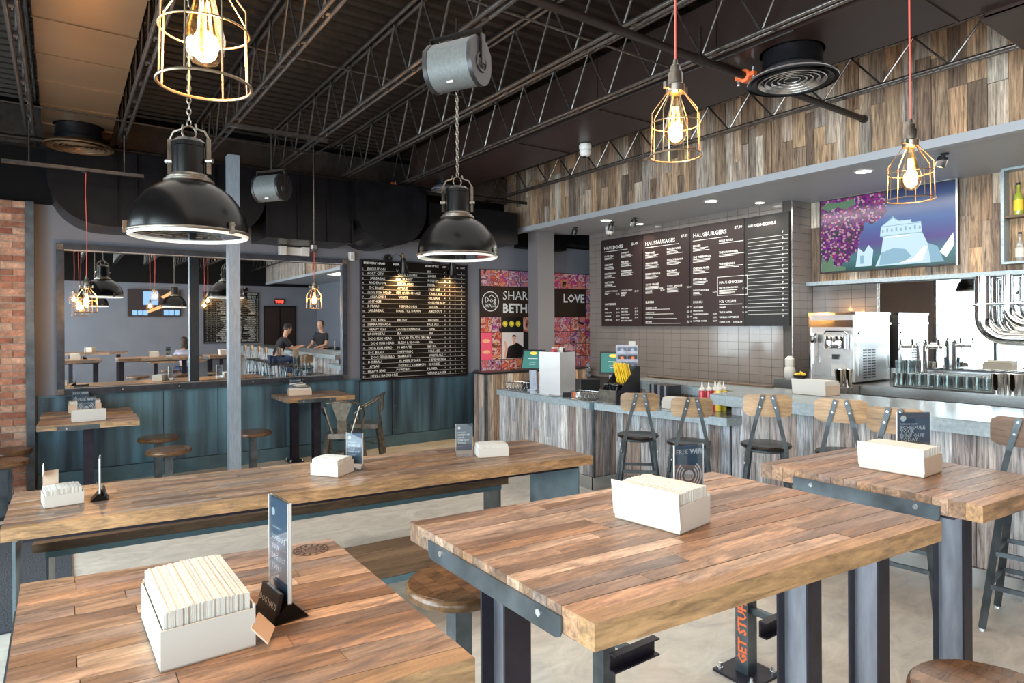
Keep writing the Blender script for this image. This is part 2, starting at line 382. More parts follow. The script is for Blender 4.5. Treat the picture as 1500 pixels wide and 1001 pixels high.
wf = struct('wall_front', MB().box(XL, 8.4, YF-.12, YF, 0, 3.0), m_grey, label='grey wall behind the camera')
MB().box(XL, 8.4, YF-.12, YF, 3.0, ZC+.06).build('black_band', m_dark, wf)
struct('wall_right', MB().box(XR, XR+.12, YF, 4.15, 0, 2.14).box(XR, XR+.12, YF, 4.15, 2.14, 3.12).box(8.3, 8.4, 4.1, YB, 0, ZC).box(XR, 8.4, YF, 4.15, 3.12, ZC), m_grey, label='right wall behind the bar')

# tiled menu wall and its return
tw = struct('wall_right_tiled', MB().box(6.915, 7.1, 4.166, 7.62, 0, 3.12).box(7.1, 7.36, 4.166, 4.3, 0, 3.12), m_grout, label='wall of taupe glazed tiles behind the menu boards')
TW, TH_ = .152, .0985
z = .86
while z < 3.06:
    y = 7.612
    while y > 4.30:
        y0 = max(y-TW+.004, 4.168); zc = z+TH_/2
        if not (1.72 < zc < 2.92 and y0 > 4.25 and y < 7.25):
            piece('tile', m_tile, tw, 6.901, 6.916, y0, y, z, min(z+TH_-.004, 3.1))
        y -= TW
    x = 6.904
    while x < 7.33:
        piece('tile', m_tile, tw, x, min(x+TW-.004, 7.348), 4.151, 4.168, z, min(z+TH_-.004, 3.1)); x += TW
    z += TH_
MB().box(6.895, 6.903, 4.145, 4.157, .8, 3.1).build('corner_edge_strip', m_stain, tw)

# plank wall with the ledge above the back bar mirror
pw = struct('trim_5', MB().box(7.31, 7.35, .2, 4.148, 2.14, 3.12), m_dark, label='reclaimed plank cladding above the bar mirror')
y = 4.146
while y > .3:
    w = rnd.choice([.09, .11, .12, .14]); zs = [2.16, rnd.uniform(2.4, 2.9), 3.11]
    for a, b in zip(zs, zs[1:]): piece('plank', m_fascia, pw, 7.285+rnd.uniform(0, .008), 7.31, y-w+.002, y, a, b-.002)
    y -= w
box('steel_ledge', m_zincedge, 7.18, 7.345, -1, 4.146, 2.115, 2.158, label='long grey steel ledge under the plank wall and television', cat='ledge')
# tile behind the ice cream machine
tb = struct('trim_6', MB().box(7.335, 7.349, 3.42, 4.148, 1.06, 2.11), m_grout, label='glazed tile panel beside the bar mirror')
z = 1.07
while z < 2.09:
    y = 4.146
    while y > 3.45: piece('tile', m_tile, tb, 7.322, 7.336, y-TW+.004, y, z, min(z+TH_-.004, 2.11)); y -= TW
    z += TH_
bm_ = thing('bar_mirror', (7.33, 1.2, 1.2), 'wide mirror behind the bar under the steel ledge reflecting the windows', 'mirror')
MB((7.33, 1.2, 1.2)).box(7.325, 7.34, -3, 3.40, 1.20, 2.11).build('mirror_glass', m_mirror, bm_)
MB((7.33, 1.2, 1.2)).box(7.315, 7.34, 3.40, 3.415, 1.2, 2.11).build('edge_strip', m_stain, bm_)

# soffit with reclaimed plank fascia
so = MB()
so.prism([(5.67, YF+.01), (XR-.005, YF+.01), (XR-.005, 4.14), (6.9, 4.16), (6.9, 7.62), (5.67, 8.17)], 3.10, 3.16)
sof = struct('ceiling_soffit', so, m_soffit, label='grey soffit above the bar')
sof.name = 'trim_1'
MB().box(5.615, 5.70, YF+.01, 8.17, 3.055, 3.125).build('edge_band', m_soffit, sof)
fa = struct('trim_2', MB().box(5.655, 5.70, YF+.01, 8.17, 3.125, ZC), m_dark, label='tall fascia of reclaimed barn planks above the bar')
y = 8.168
while y > -1.6:
    w = rnd.choice([.085, .10, .115, .13]); zz = [3.127]
    zz.append(rnd.uniform(3.28, 3.82)); zz.append(ZC-.01)
    for a, b in zip(zz, zz[1:]): piece('plank', m_fascia, fa, 5.63+rnd.uniform(0, .012), 5.655, y-w+.003, y, a, b-.003)
    y -= w
mb = MB(); y = -1.7
while y > -5.85:
    mb.box(5.63+rnd.uniform(0, .01), 5.655, y-.115, y-.003, 3.127, ZC-.01); y -= .118
tag(mb.build('far_planks', m_fascia, fa), kind='stuff')
# structure in the far corner: dark opening over the poster
MB().box(6.75, 8.3, 7.95, YB-.01, 2.98, 3.5).build('dark_bulkhead', m_dark, wb)
MB().box(5.85, 6.75, 8.0, YB-.01, 2.88, 3.4).build('dark_bulkhead', m_dark, wb)

# columns
c1 = struct('trim_3', MB().box(1.39, 1.50, 6.92, 7.04, 0, 3.42), M('column_paint', (.27, .32, .38), .4, metal=.2, noise=.15, scale=30, stretch=(4, 4, .4)), label='blue grey square steel column in front of the mirror')
MB().box(1.36, 1.53, 6.89, 7.07, 0, .012).build('foot_plate', m_steel, c1)
struct('trim_4', MB().box(5.88, 6.20, 7.64, 7.88, 1.012, 3.099), M('pier_paint', (.235, .225, .235), .55), label='grey square pier behind the service counter')

# ------------------------------------------------------------------ roof joists
ORD = ['first', 'second', 'third', 'fourth', 'fifth', 'sixth', 'seventh']
for i, x in enumerate([-.22, .50, 1.285, 2.07, 2.86, 3.62, 5.19]):
    zt = 3.95 if i < 6 else 3.93
    t = thing('roof_joist', (x, 0, 3.5), 'black open-web steel roof joist, %s from the brick pier' % ORD[i] if i < 6 else 'black open-web steel roof joist running in front of the barn plank fascia', 'joist', 'steel roof joists')
    top_z = zt if i < 6 else 3.80
    for sd in (-1, 1):
        MB((x, 0, 3.5)).tube([(x+sd*.028, YF+.02, 3.51), (x+sd*.028, 8.05, 3.51)], .0145, 10).build('bottom_chord', m_joist, t, True)
        MB((x, 0, 3.5)).tube([(x+sd*.028, YF+.02, top_z+.01), (x+sd*.028, 8.05, top_z+.01)], .0145, 10).build('top_chord', m_joist, t, True)
    y = 7.9; st = .23; dn = True
    while y > YF+.4:
        a = (0, y, (.018 if dn else top_z-3.5)); b = (0, y-st, (top_z-3.5 if dn else .018))
        if y > -1.2: rod('web_bar', m_joist, t, a, b, .0085)
        y -= st; dn = not dn
    mbw = MB((x, 0, 3.5)); y2 = y
    yy = -1.2
    while yy > YF+.5:
        mbw.tube([(x, yy, 3.52), (x, yy-.23, top_z), (x, yy-.46, 3.52)], .008, 4); yy -= .46
    tag(mbw.build('far_web', m_joist, t), kind='stuff')
    # bolts between the double chord
    if i < 6:
        yy = 7.8
        while yy > 1: piece('spacer', m_joist, t, -.013, .013, yy-.02, yy+.02, -.004, .024); yy -= .46
# bridging rods across the joists
for j, (yy, zz) in enumerate([(5.35, 3.90), (3.1, 3.53)]):
    tag(MB((2, yy, zz)).tube([(-.9, yy, zz), (3.62, yy, zz)], .008, 6).build('bridging_rod', m_joist, loc=(2, yy, zz)), 'thin black bridging rod across the joists, %s' % ('far one near the deck' if j == 0 else 'near one low on the chords'), 'rod', 'bridging rods')
# header beam at the back
box('header_beam', m_joist, -1.2, 5.6, 8.05, 8.2, 3.52, 3.9, label='black header beam over the back wall carrying the joists', cat='beam')

# ------------------------------------------------------------------ ducts
def duct(name, x0, x1, y0, y1, z0, z1, mat, label, step, lip=.012, arm=None):
    t = thing(name, ((x0+x1)/2, (y0+y1)/2, z0), label, 'duct'); o = t.location
    y = y0; k = 0
    while y < y1-.02:
        e = min(y+step, y1)
        m = MB(o); m.box(x0, x1, y+.002, e-.002, z0, z1); m.box(x0-lip*.4, x1+lip*.4, e-.012, e-.002, z0-lip*.4, z1)
        m.build('duct_section', mat, t); y = e
    return t
duct('air_duct', -.13, .42, -2.0, 7.95, 3.56, 3.93, m_tan, 'long tan sheet metal air duct above the left tables', .62, .02)
duct('air_duct', 3.72, 4.44, -2.0, 7.50, 3.50, 3.93, m_brown, 'long brown and black rectangular air duct in front of the plank fascia', 1.2, .02)
# black duct crossing above the back wall, with rounded ends
t = thing('black_duct', (1.9, 7.8, 2.68), 'long black air duct with rounded ends crossing above the wall mirror', 'duct')
def elbow(xa, xb):
    R = .45; P = []
    for i in range(9):
        a = PI+PI/2*i/8; P.append((xa+R+R*math.cos(a), 2.68+R+R*math.sin(a)))
    for i in range(9):
        a = -PI/2+PI/2*i/8; P.append((xb-R+R*math.cos(a), 2.68+R+R*math.sin(a)))
    P += [(xb, 3.44), (xa, 3.44)]
    return P
def xz(P, y0, y1, o):
    m = Matrix(((1, 0, 0, 0), (0, 0, 1, 0), (0, 1, 0, 0), (0, 0, 0, 1))); return MB(o).prism(P[::-1], y0, y1, m)
o = t.location
xz(elbow(-.10, 1.9), 7.5, 8.19, o).build('duct_section', m_blkduct, t)
xz([(1.905, 2.68), (2.9, 2.68), (2.9, 3.44), (1.905, 3.44)], 7.5, 8.19, o).build('duct_section', m_blkduct, t)
xz(elbow(2.905, 3.86), 7.36, 8.19, o).build('duct_section', m_blkduct, t)
for xx in (.45, .62, 1.02, 1.35, 1.9, 2.25, 2.6, 2.9, 3.3):
    MB(o).box(xx, xx+.022, 7.475, 7.5, 2.675, 3.42).build('standing_seam', m_blkduct, t)
box('dark_duct', m_blkduct, 4.0, 5.45, 7.55, 8.15, 2.85, 3.3, label='black rectangular duct behind the second dome lamp', cat='duct')
tag(MB((5.6, 1.05, 3.45)).box(4.45, 5.15, .3, 1.46, 3.47, 3.93).box(4.45, 5.15, .28, 1.48, 3.46, 3.48).build('branch_duct', m_brown, loc=(5.6, 1.05, 3.45)), 'dark branch duct meeting the brown duct at top right', 'duct')

def diffuser(c, R, mat, label, h=.22):
    t = thing('round_diffuser', c, label, 'air vent', 'round ceiling diffusers')
    MB().lathe([(R*.62, .02), (R*.66, .05), (R*.66, h*.45), (R*.69, h*.46), (R*.69, h*.5), (R*.66, h*.51), (R*.66, h), (R*.72, h)], 36).build('neck', m_blkduct, t, True)
    MB().lathe([(R, 0), (R, .012), (R*.92, .03), (R*.66, .06), (R*.64, .03), (R*.80, .008), (R*.9, -.002)], 40, cap=False).build('flange', mat, t, True)
    for i in range(5):
        r = R*(.74-.14*i); MB().lathe([(r, -.004+.004*i), (r+.004, 0+.004*i), (r-.022, .035), (r-.026, .03)], 36, cap=False).build('louver_ring', m_stain if mat is m_blkduct else mat, t, True)
    return t
diffuser((4.03, 2.42, 3.30), .285, m_blkduct, 'large black round diffuser under the brown duct', .2)
diffuser((.15, 7.25, 3.36), .28, m_tan, 'tan round diffuser under the tan duct at left', .2)
diffuser((3.98, 7.1, 3.38), .17, m_beam, 'grey round diffuser behind the second dome lamp', .12)

# sprinkler pipes with orange couplings
def pipe(y, x0, x1, z, label, zl):
    t = thing('sprinkler_pipe', ((x0+x1)/2, y, z), label, 'pipe', 'sprinkler pipes'); o = t.location
    MB(o).tube([(x0, y, z), (x1, y, z)], .022 if y > 5 else .026, 12).build('main_pipe', m_pipeblk, t, True)
    MB(o).tube([(x1-.03, y, z), (x1+.01, y, z)], .032, 12).build('end_cap', m_pipeblk, t, True)
    for xx in zl:
        MB(o).tube([(xx, y, z), (xx, y, z+.22)], .013, 8).build('riser', m_pipeblk, t, True)
        MB(o).tube([(xx-.04, y, z), (xx+.04, y, z)], .034, 12).build('tee', m_pipeblk, t, True)
    return t
p1 = pipe(7.58, -1.3, 5.75, 3.468, 'black sprinkler pipe with an orange coupling, far one before the back ducts', [.1, 3.0])
p2 = pipe(2.72, 1.0, 5.62, 3.42, 'black sprinkler pipe with an orange coupling, near one ending at the plank fascia', [1.5, 3.45])
def coupling(t, x, y, z):
    o = t.location; c = MB(o).tube([(x-.03, y, z), (x-.025, y, z), (x+.025, y, z), (x+.03, y, z)], [.03, .046, .046, .03], 12)
    c.box(x-.02, x+.02, y-.075, y-.035, z-.014, z+.014).box(x-.02, x+.02, y+.035, y+.075, z-.014, z+.014); c.build('orange_coupling', m_orange, t, True)
    MB(o).tube([(x, y-.06, z-.05), (x, y-.06, z+.05)], .008, 6).tube([(x, y+.06, z-.05), (x, y+.06, z+.05)], .008, 6).build('coupling_bolt', m_bright, t)
coupling(p1, 3.50, 7.58, 3.468); coupling(p2, 3.95, 2.72, 3.42)
for j, (pts, lab) in enumerate([([(-.9, 6.6, 3.52), (.9, 6.62, 3.5), (2.2, 6.7, 3.49), (2.4, 5.9, 3.6), (2.62, 4.8, 3.8)], 'bundle of thin black cables sagging below the deck, nearer the mirror'), ([(3.688, 6.9, 3.49), (3.69, 5.1, 3.47), (3.688, 3.6, 3.49), (3.688, 2.2, 3.48)], 'thin grey cable along the side of the brown duct')]):
    tag(MB(pts[0]).tube(pts, .008, 6).build('cable', m_pipeblk, loc=pts[0]), lab, 'cable')

# ------------------------------------------------------------------ butcher block tops
def lerp2(c, u, v):
    (a, b, d, e) = c      # p(u=0,v=0) p(1,0) p(1,1) p(0,1)
    x = (a[0]*(1-u)+b[0]*u)*(1-v)+(e[0]*(1-u)+d[0]*u)*v
    y = (a[1]*(1-u)+b[1]*u)*(1-v)+(e[1]*(1-u)+d[1]*u)*v
    return x, y
def stave_top(root, c, z0, z1, rows, seg, mat=None, seed=1, local=False):
    R = random.Random(seed); mat = mat or m_stave; o = (0, 0, 0) if local else tuple(root.location)
    top = bpy.data.objects.new('tabletop', None); COL.objects.link(top); top.parent = root
    Lx = math.dist(c[0], c[1]); Ly = math.dist(c[0], c[3]); g = .0007
    for j in range(rows):
        v0, v1 = j/rows+g/Ly, (j+1)/rows-g/Ly; u = 0
        cuts = [0]; x = R.uniform(.25, 1)*seg/Lx
        if j == 0: x = 9
        while x < 1-.3*seg/Lx: cuts.append(x); x += R.uniform(.7, 1.3)*seg/Lx
        cuts.append(1)
        for a, b in zip(cuts, cuts[1:]):
            dz = R.uniform(-.0008, .0008); P = [lerp2(c, a+g/Lx, v0), lerp2(c, b-g/Lx, v0), lerp2(c, b-g/Lx, v1), lerp2(c, a+g/Lx, v1)]
            m = MB(o); m.prism(P, z0, z1+dz); m.build('stave', m_stave_edge if j == 0 else mat, top)
    return top
def hbeam(root, x, y, z1, o, wy=.12, fx=.085, plate=True, z0=0.0):
    t = .008; a = wy/2; b = fx/2
    m = MB(o).box(x-.004, x+.004, y-a+t, y+a-t, z0+.012, z1); m.build('beam_web', m_beam, root)  # web steel is lighter than the flanges: its reflected light is in the colour
    MB(o).box(x-b, x+b, y-a, y-a+t, z0+.012, z1).box(x-b, x+b, y+a-t, y+a, z0+.012, z1).build('beam_flange', m_flange, root)
    if plate:
        MB(o).box(x-.09, x+.09, y-.11, y+.11, z0, z0+.012).build('foot_plate', m_flange, root)
        for sx in (-1, 1):
            for sy in (-1, 1): MB(o).lathe([(.012, 0), (.012, .012), (.007, .012), (.007, .03)], 8, Matrix.Translation((x+sx*.072, y+sy*.09, z0+.012))).build('bolt', m_bright, root)
def bracket_x(root, o, x, y0, y1, z0, z1, sgn=-1, mat=None):
    """steel end plate on the face that looks to -x (sgn -1) or +x, with rounded lower corners and two bolt heads"""
    r = .02; P = [(y0, z1), (y0, z0+r), (y0+r*.3, z0+r*.3), (y0+r, z0), (y1-r, z0), (y1-r*.3, z0+r*.3), (y1, z0+r), (y1, z1)]
    m = Matrix(((0, 0, 1, 0), (1, 0, 0, 0), (0, 1, 0, 0), (0, 0, 0, 1)))
    xa, xb = (x-.006, x-.0005) if sgn < 0 else (x+.0005, x+.006)
    MB(o).prism(P, xa, xb, m).build('end_bracket', mat or m_steel, root)
    for yy in (y0+.08, y1-.08):
        MB(o).tube([(x+sgn*.006, yy, (z0+z1)/2+.008), (x+sgn*.010, yy, (z0+z1)/2+.008)], .009, 10).build('bolt_head', m_bright, root)
def bracket_y(root, o, y, x0, x1, z0, z1):
    MB(o).box(x0, x1, y-.006, y-.0005, z0, z1).build('side_bracket', m_steel, root)
    for xx in (x0+.07, x1-.07): MB(o).tube([(xx, y-.006, (z0+z1)/2), (xx, y-.010, (z0+z1)/2)], .009, 10).build('bolt_head', m_bright, root)

# the three high tables in front
t1 = thing('high_table', (1.55, 1.36, 0), 'high butcher block table in the middle front with a steel plate on its left end', 'table', 'high butcher block tables')
o = tuple(t1.location); Q = [(.912, .997), (2.267, .864), (2.262, 1.728), (.912, 1.861)]
stave_top(t1, Q, .99, 1.05, 16, .62, seed=3)
bracket_x(t1, o, .912, 1.10, 1.73, .975, 1.028)
hbeam(t1, .99, 1.44, .989, o); hbeam(t1, 2.14, 1.27, .989, o)
MB(o).box(.93, 2.2, 1.33, 1.37, .955, .988).box(.93, 1.05, 1.08, 1.75, .976, .989).box(2.08, 2.2, 1.0, 1.62, .976, .989).build('steel_frame', m_flange, t1)
t2 = thing('high_table', (2.90, 1.26, 0), 'smaller high butcher block table at right, nearest the bar', 'table', 'high butcher block tables')
o = tuple(t2.location); Q = [(2.572, .856), (3.235, .80), (3.262, 1.645), (2.567, 1.702)]
stave_top(t2, Q, .99, 1.05, 16, .45, seed=11)
bracket_x(t2, o, 2.570, .985, 1.545, .965, 1.022)
hbeam(t2, 2.64, 1.27, .989, o); hbeam(t2, 3.17, 1.17, .989, o)
MB(o).box(2.6, 3.2, 1.22, 1.25, .955, .988).box(2.59, 2.70, .95, 1.6, .976, .989).build('steel_frame', m_flange, t2)
t3 = thing('high_table', (.28, 1.45, 0), 'high butcher block table in the left foreground with a round burnt brand', 'table', 'high butcher block tables')
o = tuple(t3.location); Q = [(-.083, 1.13), (.637, 1.026), (.651, 1.852), (-.083, 1.975)]
tp3 = stave_top(t3, Q, .99, 1.05, 16, .42, seed=5)
hbeam(t3, .0, 1.50, .989, o); hbeam(t3, .56, 1.42, .989, o)
MB(o).box(-.06, .62, 1.44, 1.47, .955, .988).build('steel_frame', m_flange, t3)
for s_, e_ in (((-.088, 1.15), (-.088, 1.94)),): MB(o).box(-.0885, -.0835, 1.25, 1.85, .965, 1.03).build('end_bracket', m_steel, t3)
# burnt round brand
mm = Matrix.Translation((.571-o[0], 1.79-o[1], 1.0512)) @ Matrix.Rotation(math.radians(-9), 4, 'Z')
sh = [arcs(0, 0, .0445, .048, 0, 2*PI, 32), arcs(0, 0, .026, .028, 0, 2*PI, 28)]
for k in range(14):
    a = 2*PI*k/14; sh.append(poly([(.031*math.cos(a-.08), .031*math.sin(a-.08)), (.041*math.cos(a-.08), .041*math.sin(a-.08)), (.041*math.cos(a+.1), .041*math.sin(a+.1)), (.031*math.cos(a+.1), .031*math.sin(a+.1))]))
b_ = flat('burnt_brand', sh+[poly([(-.02, .005), (0, .02), (.02, .005), (.017, .003), (0, .015), (-.017, .003)])], m_ink, t3, mm, .0004)
text('brand_lettering', [('Dog', 0, -.006, .02, 'CENTER'), ('HAUS', 0, -.018, .012, 'CENTER')], m_ink, t3, mm, .0004)

# long communal table and its benches
lt = thing('communal_table', (1.42, 3.95, 0), 'very long low butcher block table in the middle on bent steel legs', 'table'); o = tuple(lt.location)
Q = [(-.23, 3.745), (3.065, 3.353), (3.07, 4.152), (-.218, 4.547)]
stave_top(lt, Q, .69, .75, 15, .55, seed=21)
m_leg = M('bent_plate_steel', (.20, .28, .33), .33, metal=.6, noise=.25, scale=5)
def bent_leg(root, o, x, y0, y1, z1, inward, name='bent_leg'):
    """one wide steel plate folded under the top and down to the floor"""
    t = .012; w = .05
    P = [(x, 0), (x, z1-.03)]
    for i in range(5):
        a = PI-PI/2*i/4 if inward > 0 else PI/2*i/4; P.append((x+inward*.03+.03*math.cos(a) if inward > 0 else x-.03+.03*math.cos(a), z1-.03+.03*math.sin(a)))
    P += [(x+inward*.22, z1)]
    if inward > 0: P = [(x, 0), (x, z1-.03), (x+.009, z1-.009), (x+.03, z1), (x+.22, z1)]
    else: P = [(x, 0), (x, z1-.03), (x-.009, z1-.009), (x-.03, z1), (x-.22, z1)]
    In = [(p[0]+inward*t if i < 3 else p[0], p[1]-(t if i > 1 else 0)) for i, p in enumerate(P)]
    poly_ = P+In[::-1]
    m = Matrix(((1, 0, 0, 0), (0, 0, 1, 0), (0, 1, 0, 0), (0, 0, 0, 1)))
    MB(o).prism(poly_ if inward < 0 else poly_[::-1], y0, y1, m).build(name, m_leg, root)
bent_leg(lt, o, -.19, 3.82, 4.42, .688, 1); bent_leg(lt, o, 3.02, 3.45, 4.02, .688, -1); 
MB(o).bar((-.15, 3.80, .676), (2.98, 3.43, .676), .03, .026).build('edge_rail', m_flange, lt)
MB(o).bar((-.15, 4.45, .676), (2.98, 4.08, .676), .03, .026).build('edge_rail', m_flange, lt)
MB(o).bar((-.15, 4.1, .672), (2.98, 3.75, .672), .08, .03).build('centre_rail', m_flange, lt)
def bench(loc, p0, p1, w, label, flip=1):
    t = thing('bench', loc, label, 'bench', 'wooden benches'); o = loc
    d = Vector((p1[0]-p0[0], p1[1]-p0[1])).normalized(); n = Vector((-d.y, d.x))
    R = random.Random(int(p0[0]*100+5))
    for j in range(3):
        a0, a1 = w*j/3+.001, w*(j+1)/3-.001
        P = [(p0[0]+n.x*a0, p0[1]+n.y*a0), (p1[0]+n.x*a0, p1[1]+n.y*a0), (p1[0]+n.x*a1, p1[1]+n.y*a1), (p0[0]+n.x*a1, p0[1]+n.y*a1)]
        MB(o).prism(P, .40, .45).build('seat_plank', m_bench, t)
    Lb = math.dist(p0, p1)
    for s in (.02, w-.02):
        a = (p0[0]+n.x*s+d.x*.06, p0[1]+n.y*s+d.y*.06, .38); b = (p1[0]+n.x*s-d.x*.06, p1[1]+n.y*s-d.y*.06, .38)
        MB(o).bar(a, b, .03, .034).build('steel_rail', m_base, t)
    for e, sg in ((p0, 1), (p1, -1)):
        c = (e[0]+d.x*.07*sg+n.x*w/2, e[1]+d.y*.07*sg+n.y*w/2)
        MB(o).bar((c[0]-n.x*(w/2-.01), c[1]-n.y*(w/2-.01), .185), (c[0]+n.x*(w/2-.01), c[1]+n.y*(w/2-.01), .185), .012, .356).build('plate_leg', m_steel, t)
        MB(o).bar((c[0]-n.x*(w/2), c[1]-n.y*(w/2), .004), (c[0]+n.x*(w/2), c[1]+n.y*(w/2), .004), .08, .008).build('foot', m_steel, t)
    return t
bench((1.35, 4.45, 0), (-.136, 4.504), (2.93, 4.208), .30, 'long wooden bench on steel legs along the mirror side of the communal table')
bench((1.35, 3.2, 0), (-.10, 3.10), (2.70, 2.93), .40, 'dark plank bench on the near side of the communal table')

# small tables by the mirror
def small_table(name, Q, z, label, beams, rows, seed, bx=None):
    cx = sum(q[0] for q in Q)/4; cy = sum(q[1] for q in Q)/4; t = thing(name, (cx, cy, 0), label, 'table', 'small tables along the mirror wall'); o = (cx, cy, 0)
    stave_top(t, Q, z-.05, z, rows, .22, seed=seed)
    for bx_, by_ in beams: hbeam(t, bx_, by_, z-.052, o, .11, .08)
    MB(o).box(min(b[0] for b in beams)-.05, max(b[0] for b in beams)+.05, cy-.12, cy+.12, z-.065, z-.0515).build('top_plate', m_flange, t)
    if bx: bracket_y(t, o, Q[0][1]+(Q[1][1]-Q[0][1])*.45-.012, Q[0][0]+bx[0], Q[0][0]+bx[1], z-.055, z-.012)
    return t
small_table('small_table', [(-.18, 7.05), (.605, 6.93), (.62, 7.47), (-.16, 7.58)], .80, 'small plank-topped table in the left corner, front one of two', [(.21, 7.2)], 12, 31, (.15, .62))
small_table('small_table', [(-.17, 7.78), (.615, 7.70), (.62, 8.12), (-.15, 8.16)], .80, 'small plank-topped table in the left corner against the mirror wall, behind another', [(.23, 7.97)], 10, 32, (.15, .6))
small_table('small_table', [(2.113, 7.44), (2.89, 7.369), (2.905, 8.065), (2.113, 8.13)], .84, 'small wooden table on two steel beams right of the blue column', [(2.36, 8.02), (2.50, 7.62)], 14, 33, (.10, .55))

# ------------------------------------------------------------------ round stools
def round_stool(loc, label, h, D=.40, arm=None, words=None, rz=0, group='round wooden stools'):
    t = thing('round_stool', (loc[0], loc[1], 0), label, 'stool', group, rz)
    r = D/2
    n = 7; # seat of glued staves with a rounded rim
    MB().lathe([(r-.012, h-.042), (r-.003, h-.036), (r, h-.022), (r-.003, h-.008), (r-.010, h-.001)], 40, cap=True).build('seat', m_seat, t, True)
    for j in range(n):
        x0 = -r+.014+(2*r-.028)*j/n; x1 = -r+.014+(2*r-.028)*(j+1)/n-.0015
        P = [(x0, -math.sqrt(max(0, (r-.012)**2-x0*x0))), (x1, -math.sqrt(max(0, (r-.012)**2-x1*x1))), (x1, math.sqrt(max(0, (r-.012)**2-x1*x1))), (x0, math.sqrt(max(0, (r-.012)**2-x0*x0)))]
        MB().prism(P, h-.001, h+.0012).build('seat_stave', m_seat, t)
    MB().box(-.035, .035, -.035, .035, .012, h-.05).build('post', m_steel, t)
    MB().box(-.10, .10, -.10, .10, h-.05, h-.0425).build('top_plate', m_flange, t)
    MB().box(-.11, .11, -.11, .11, 0, .012).build('foot_plate', m_flange, t)
    for sx in (-1, 1):
        for sy in (-1, 1): MB().lathe([(.013, 0), (.013, .01), (.008, .01), (.008, .03)], 8, Matrix.Translation((sx*.085, sy*.085, .012))).build('bolt', m_bright, t)
    if arm:
        MB().box(-.0125, .0125, -.035-arm, -.035, .30, .33).build('footrest_arm', m_steel, t)
        MB().box(-.13, .13, -.045-arm, -.04-arm+.004, .275, .345).box(-.13, .13, -.075-arm, -.041-arm, .34, .346).box(-.13, .13, -.075-arm, -.041-arm, .274, .280).build('footrest_channel', m_flange, t)
    if words:
        M4 = Matrix(((0, 0, -1, -.0355), (0, 1, 0, .0), (0, 0, 0, 0), (0, 0, 0, 1)))
        # letters climb the post on the face that looks to -x
        M4 = Matrix(((0, 0, -1, -.0353), (0, 1, 0, -.025), (1, 0, 0, .09), (0, 0, 0, 1)))
        text('lettering', [(words, -.03, 0, .064, 'LEFT', .035)], m_orange, t, M4, .0006)
    return t
round_stool((1.22, 2.08), 'round bar stool with gold brown seat between the front tables', .72, arm=.15, group='tall fixed stools')
round_stool((1.94, 2.06), 'steel post stool with footrest mostly hidden under the middle front table', .72, arm=.13, group='tall fixed stools')
round_stool((2.68, 1.86), 'steel stool post with orange GET STUFFED lettering and bolted foot plate', .72, arm=.12, words='GET STUFFED', group='tall fixed stools')
round_stool((1.95, .62), 'round dark wood bar stool at the bottom right corner', .72, arm=None, group='tall fixed stools')
for x, y, h, lab in ((.85, 7.76, .5, 'low round stool right of the left corner tables, back one of the pair'), (.845, 6.93, .5, 'low round stool right of the left corner tables, front one of the pair'), (1.75, 7.5, .5, 'low round stool just right of the blue steel column'), (-.42, 7.80, .5, 'low round stool in front of the brick pier, back one'), (-.42, 7.17, .5, 'low round stool in front of the brick pier, front one')):
    round_stool((x, y), lab, h, group='low round stools')

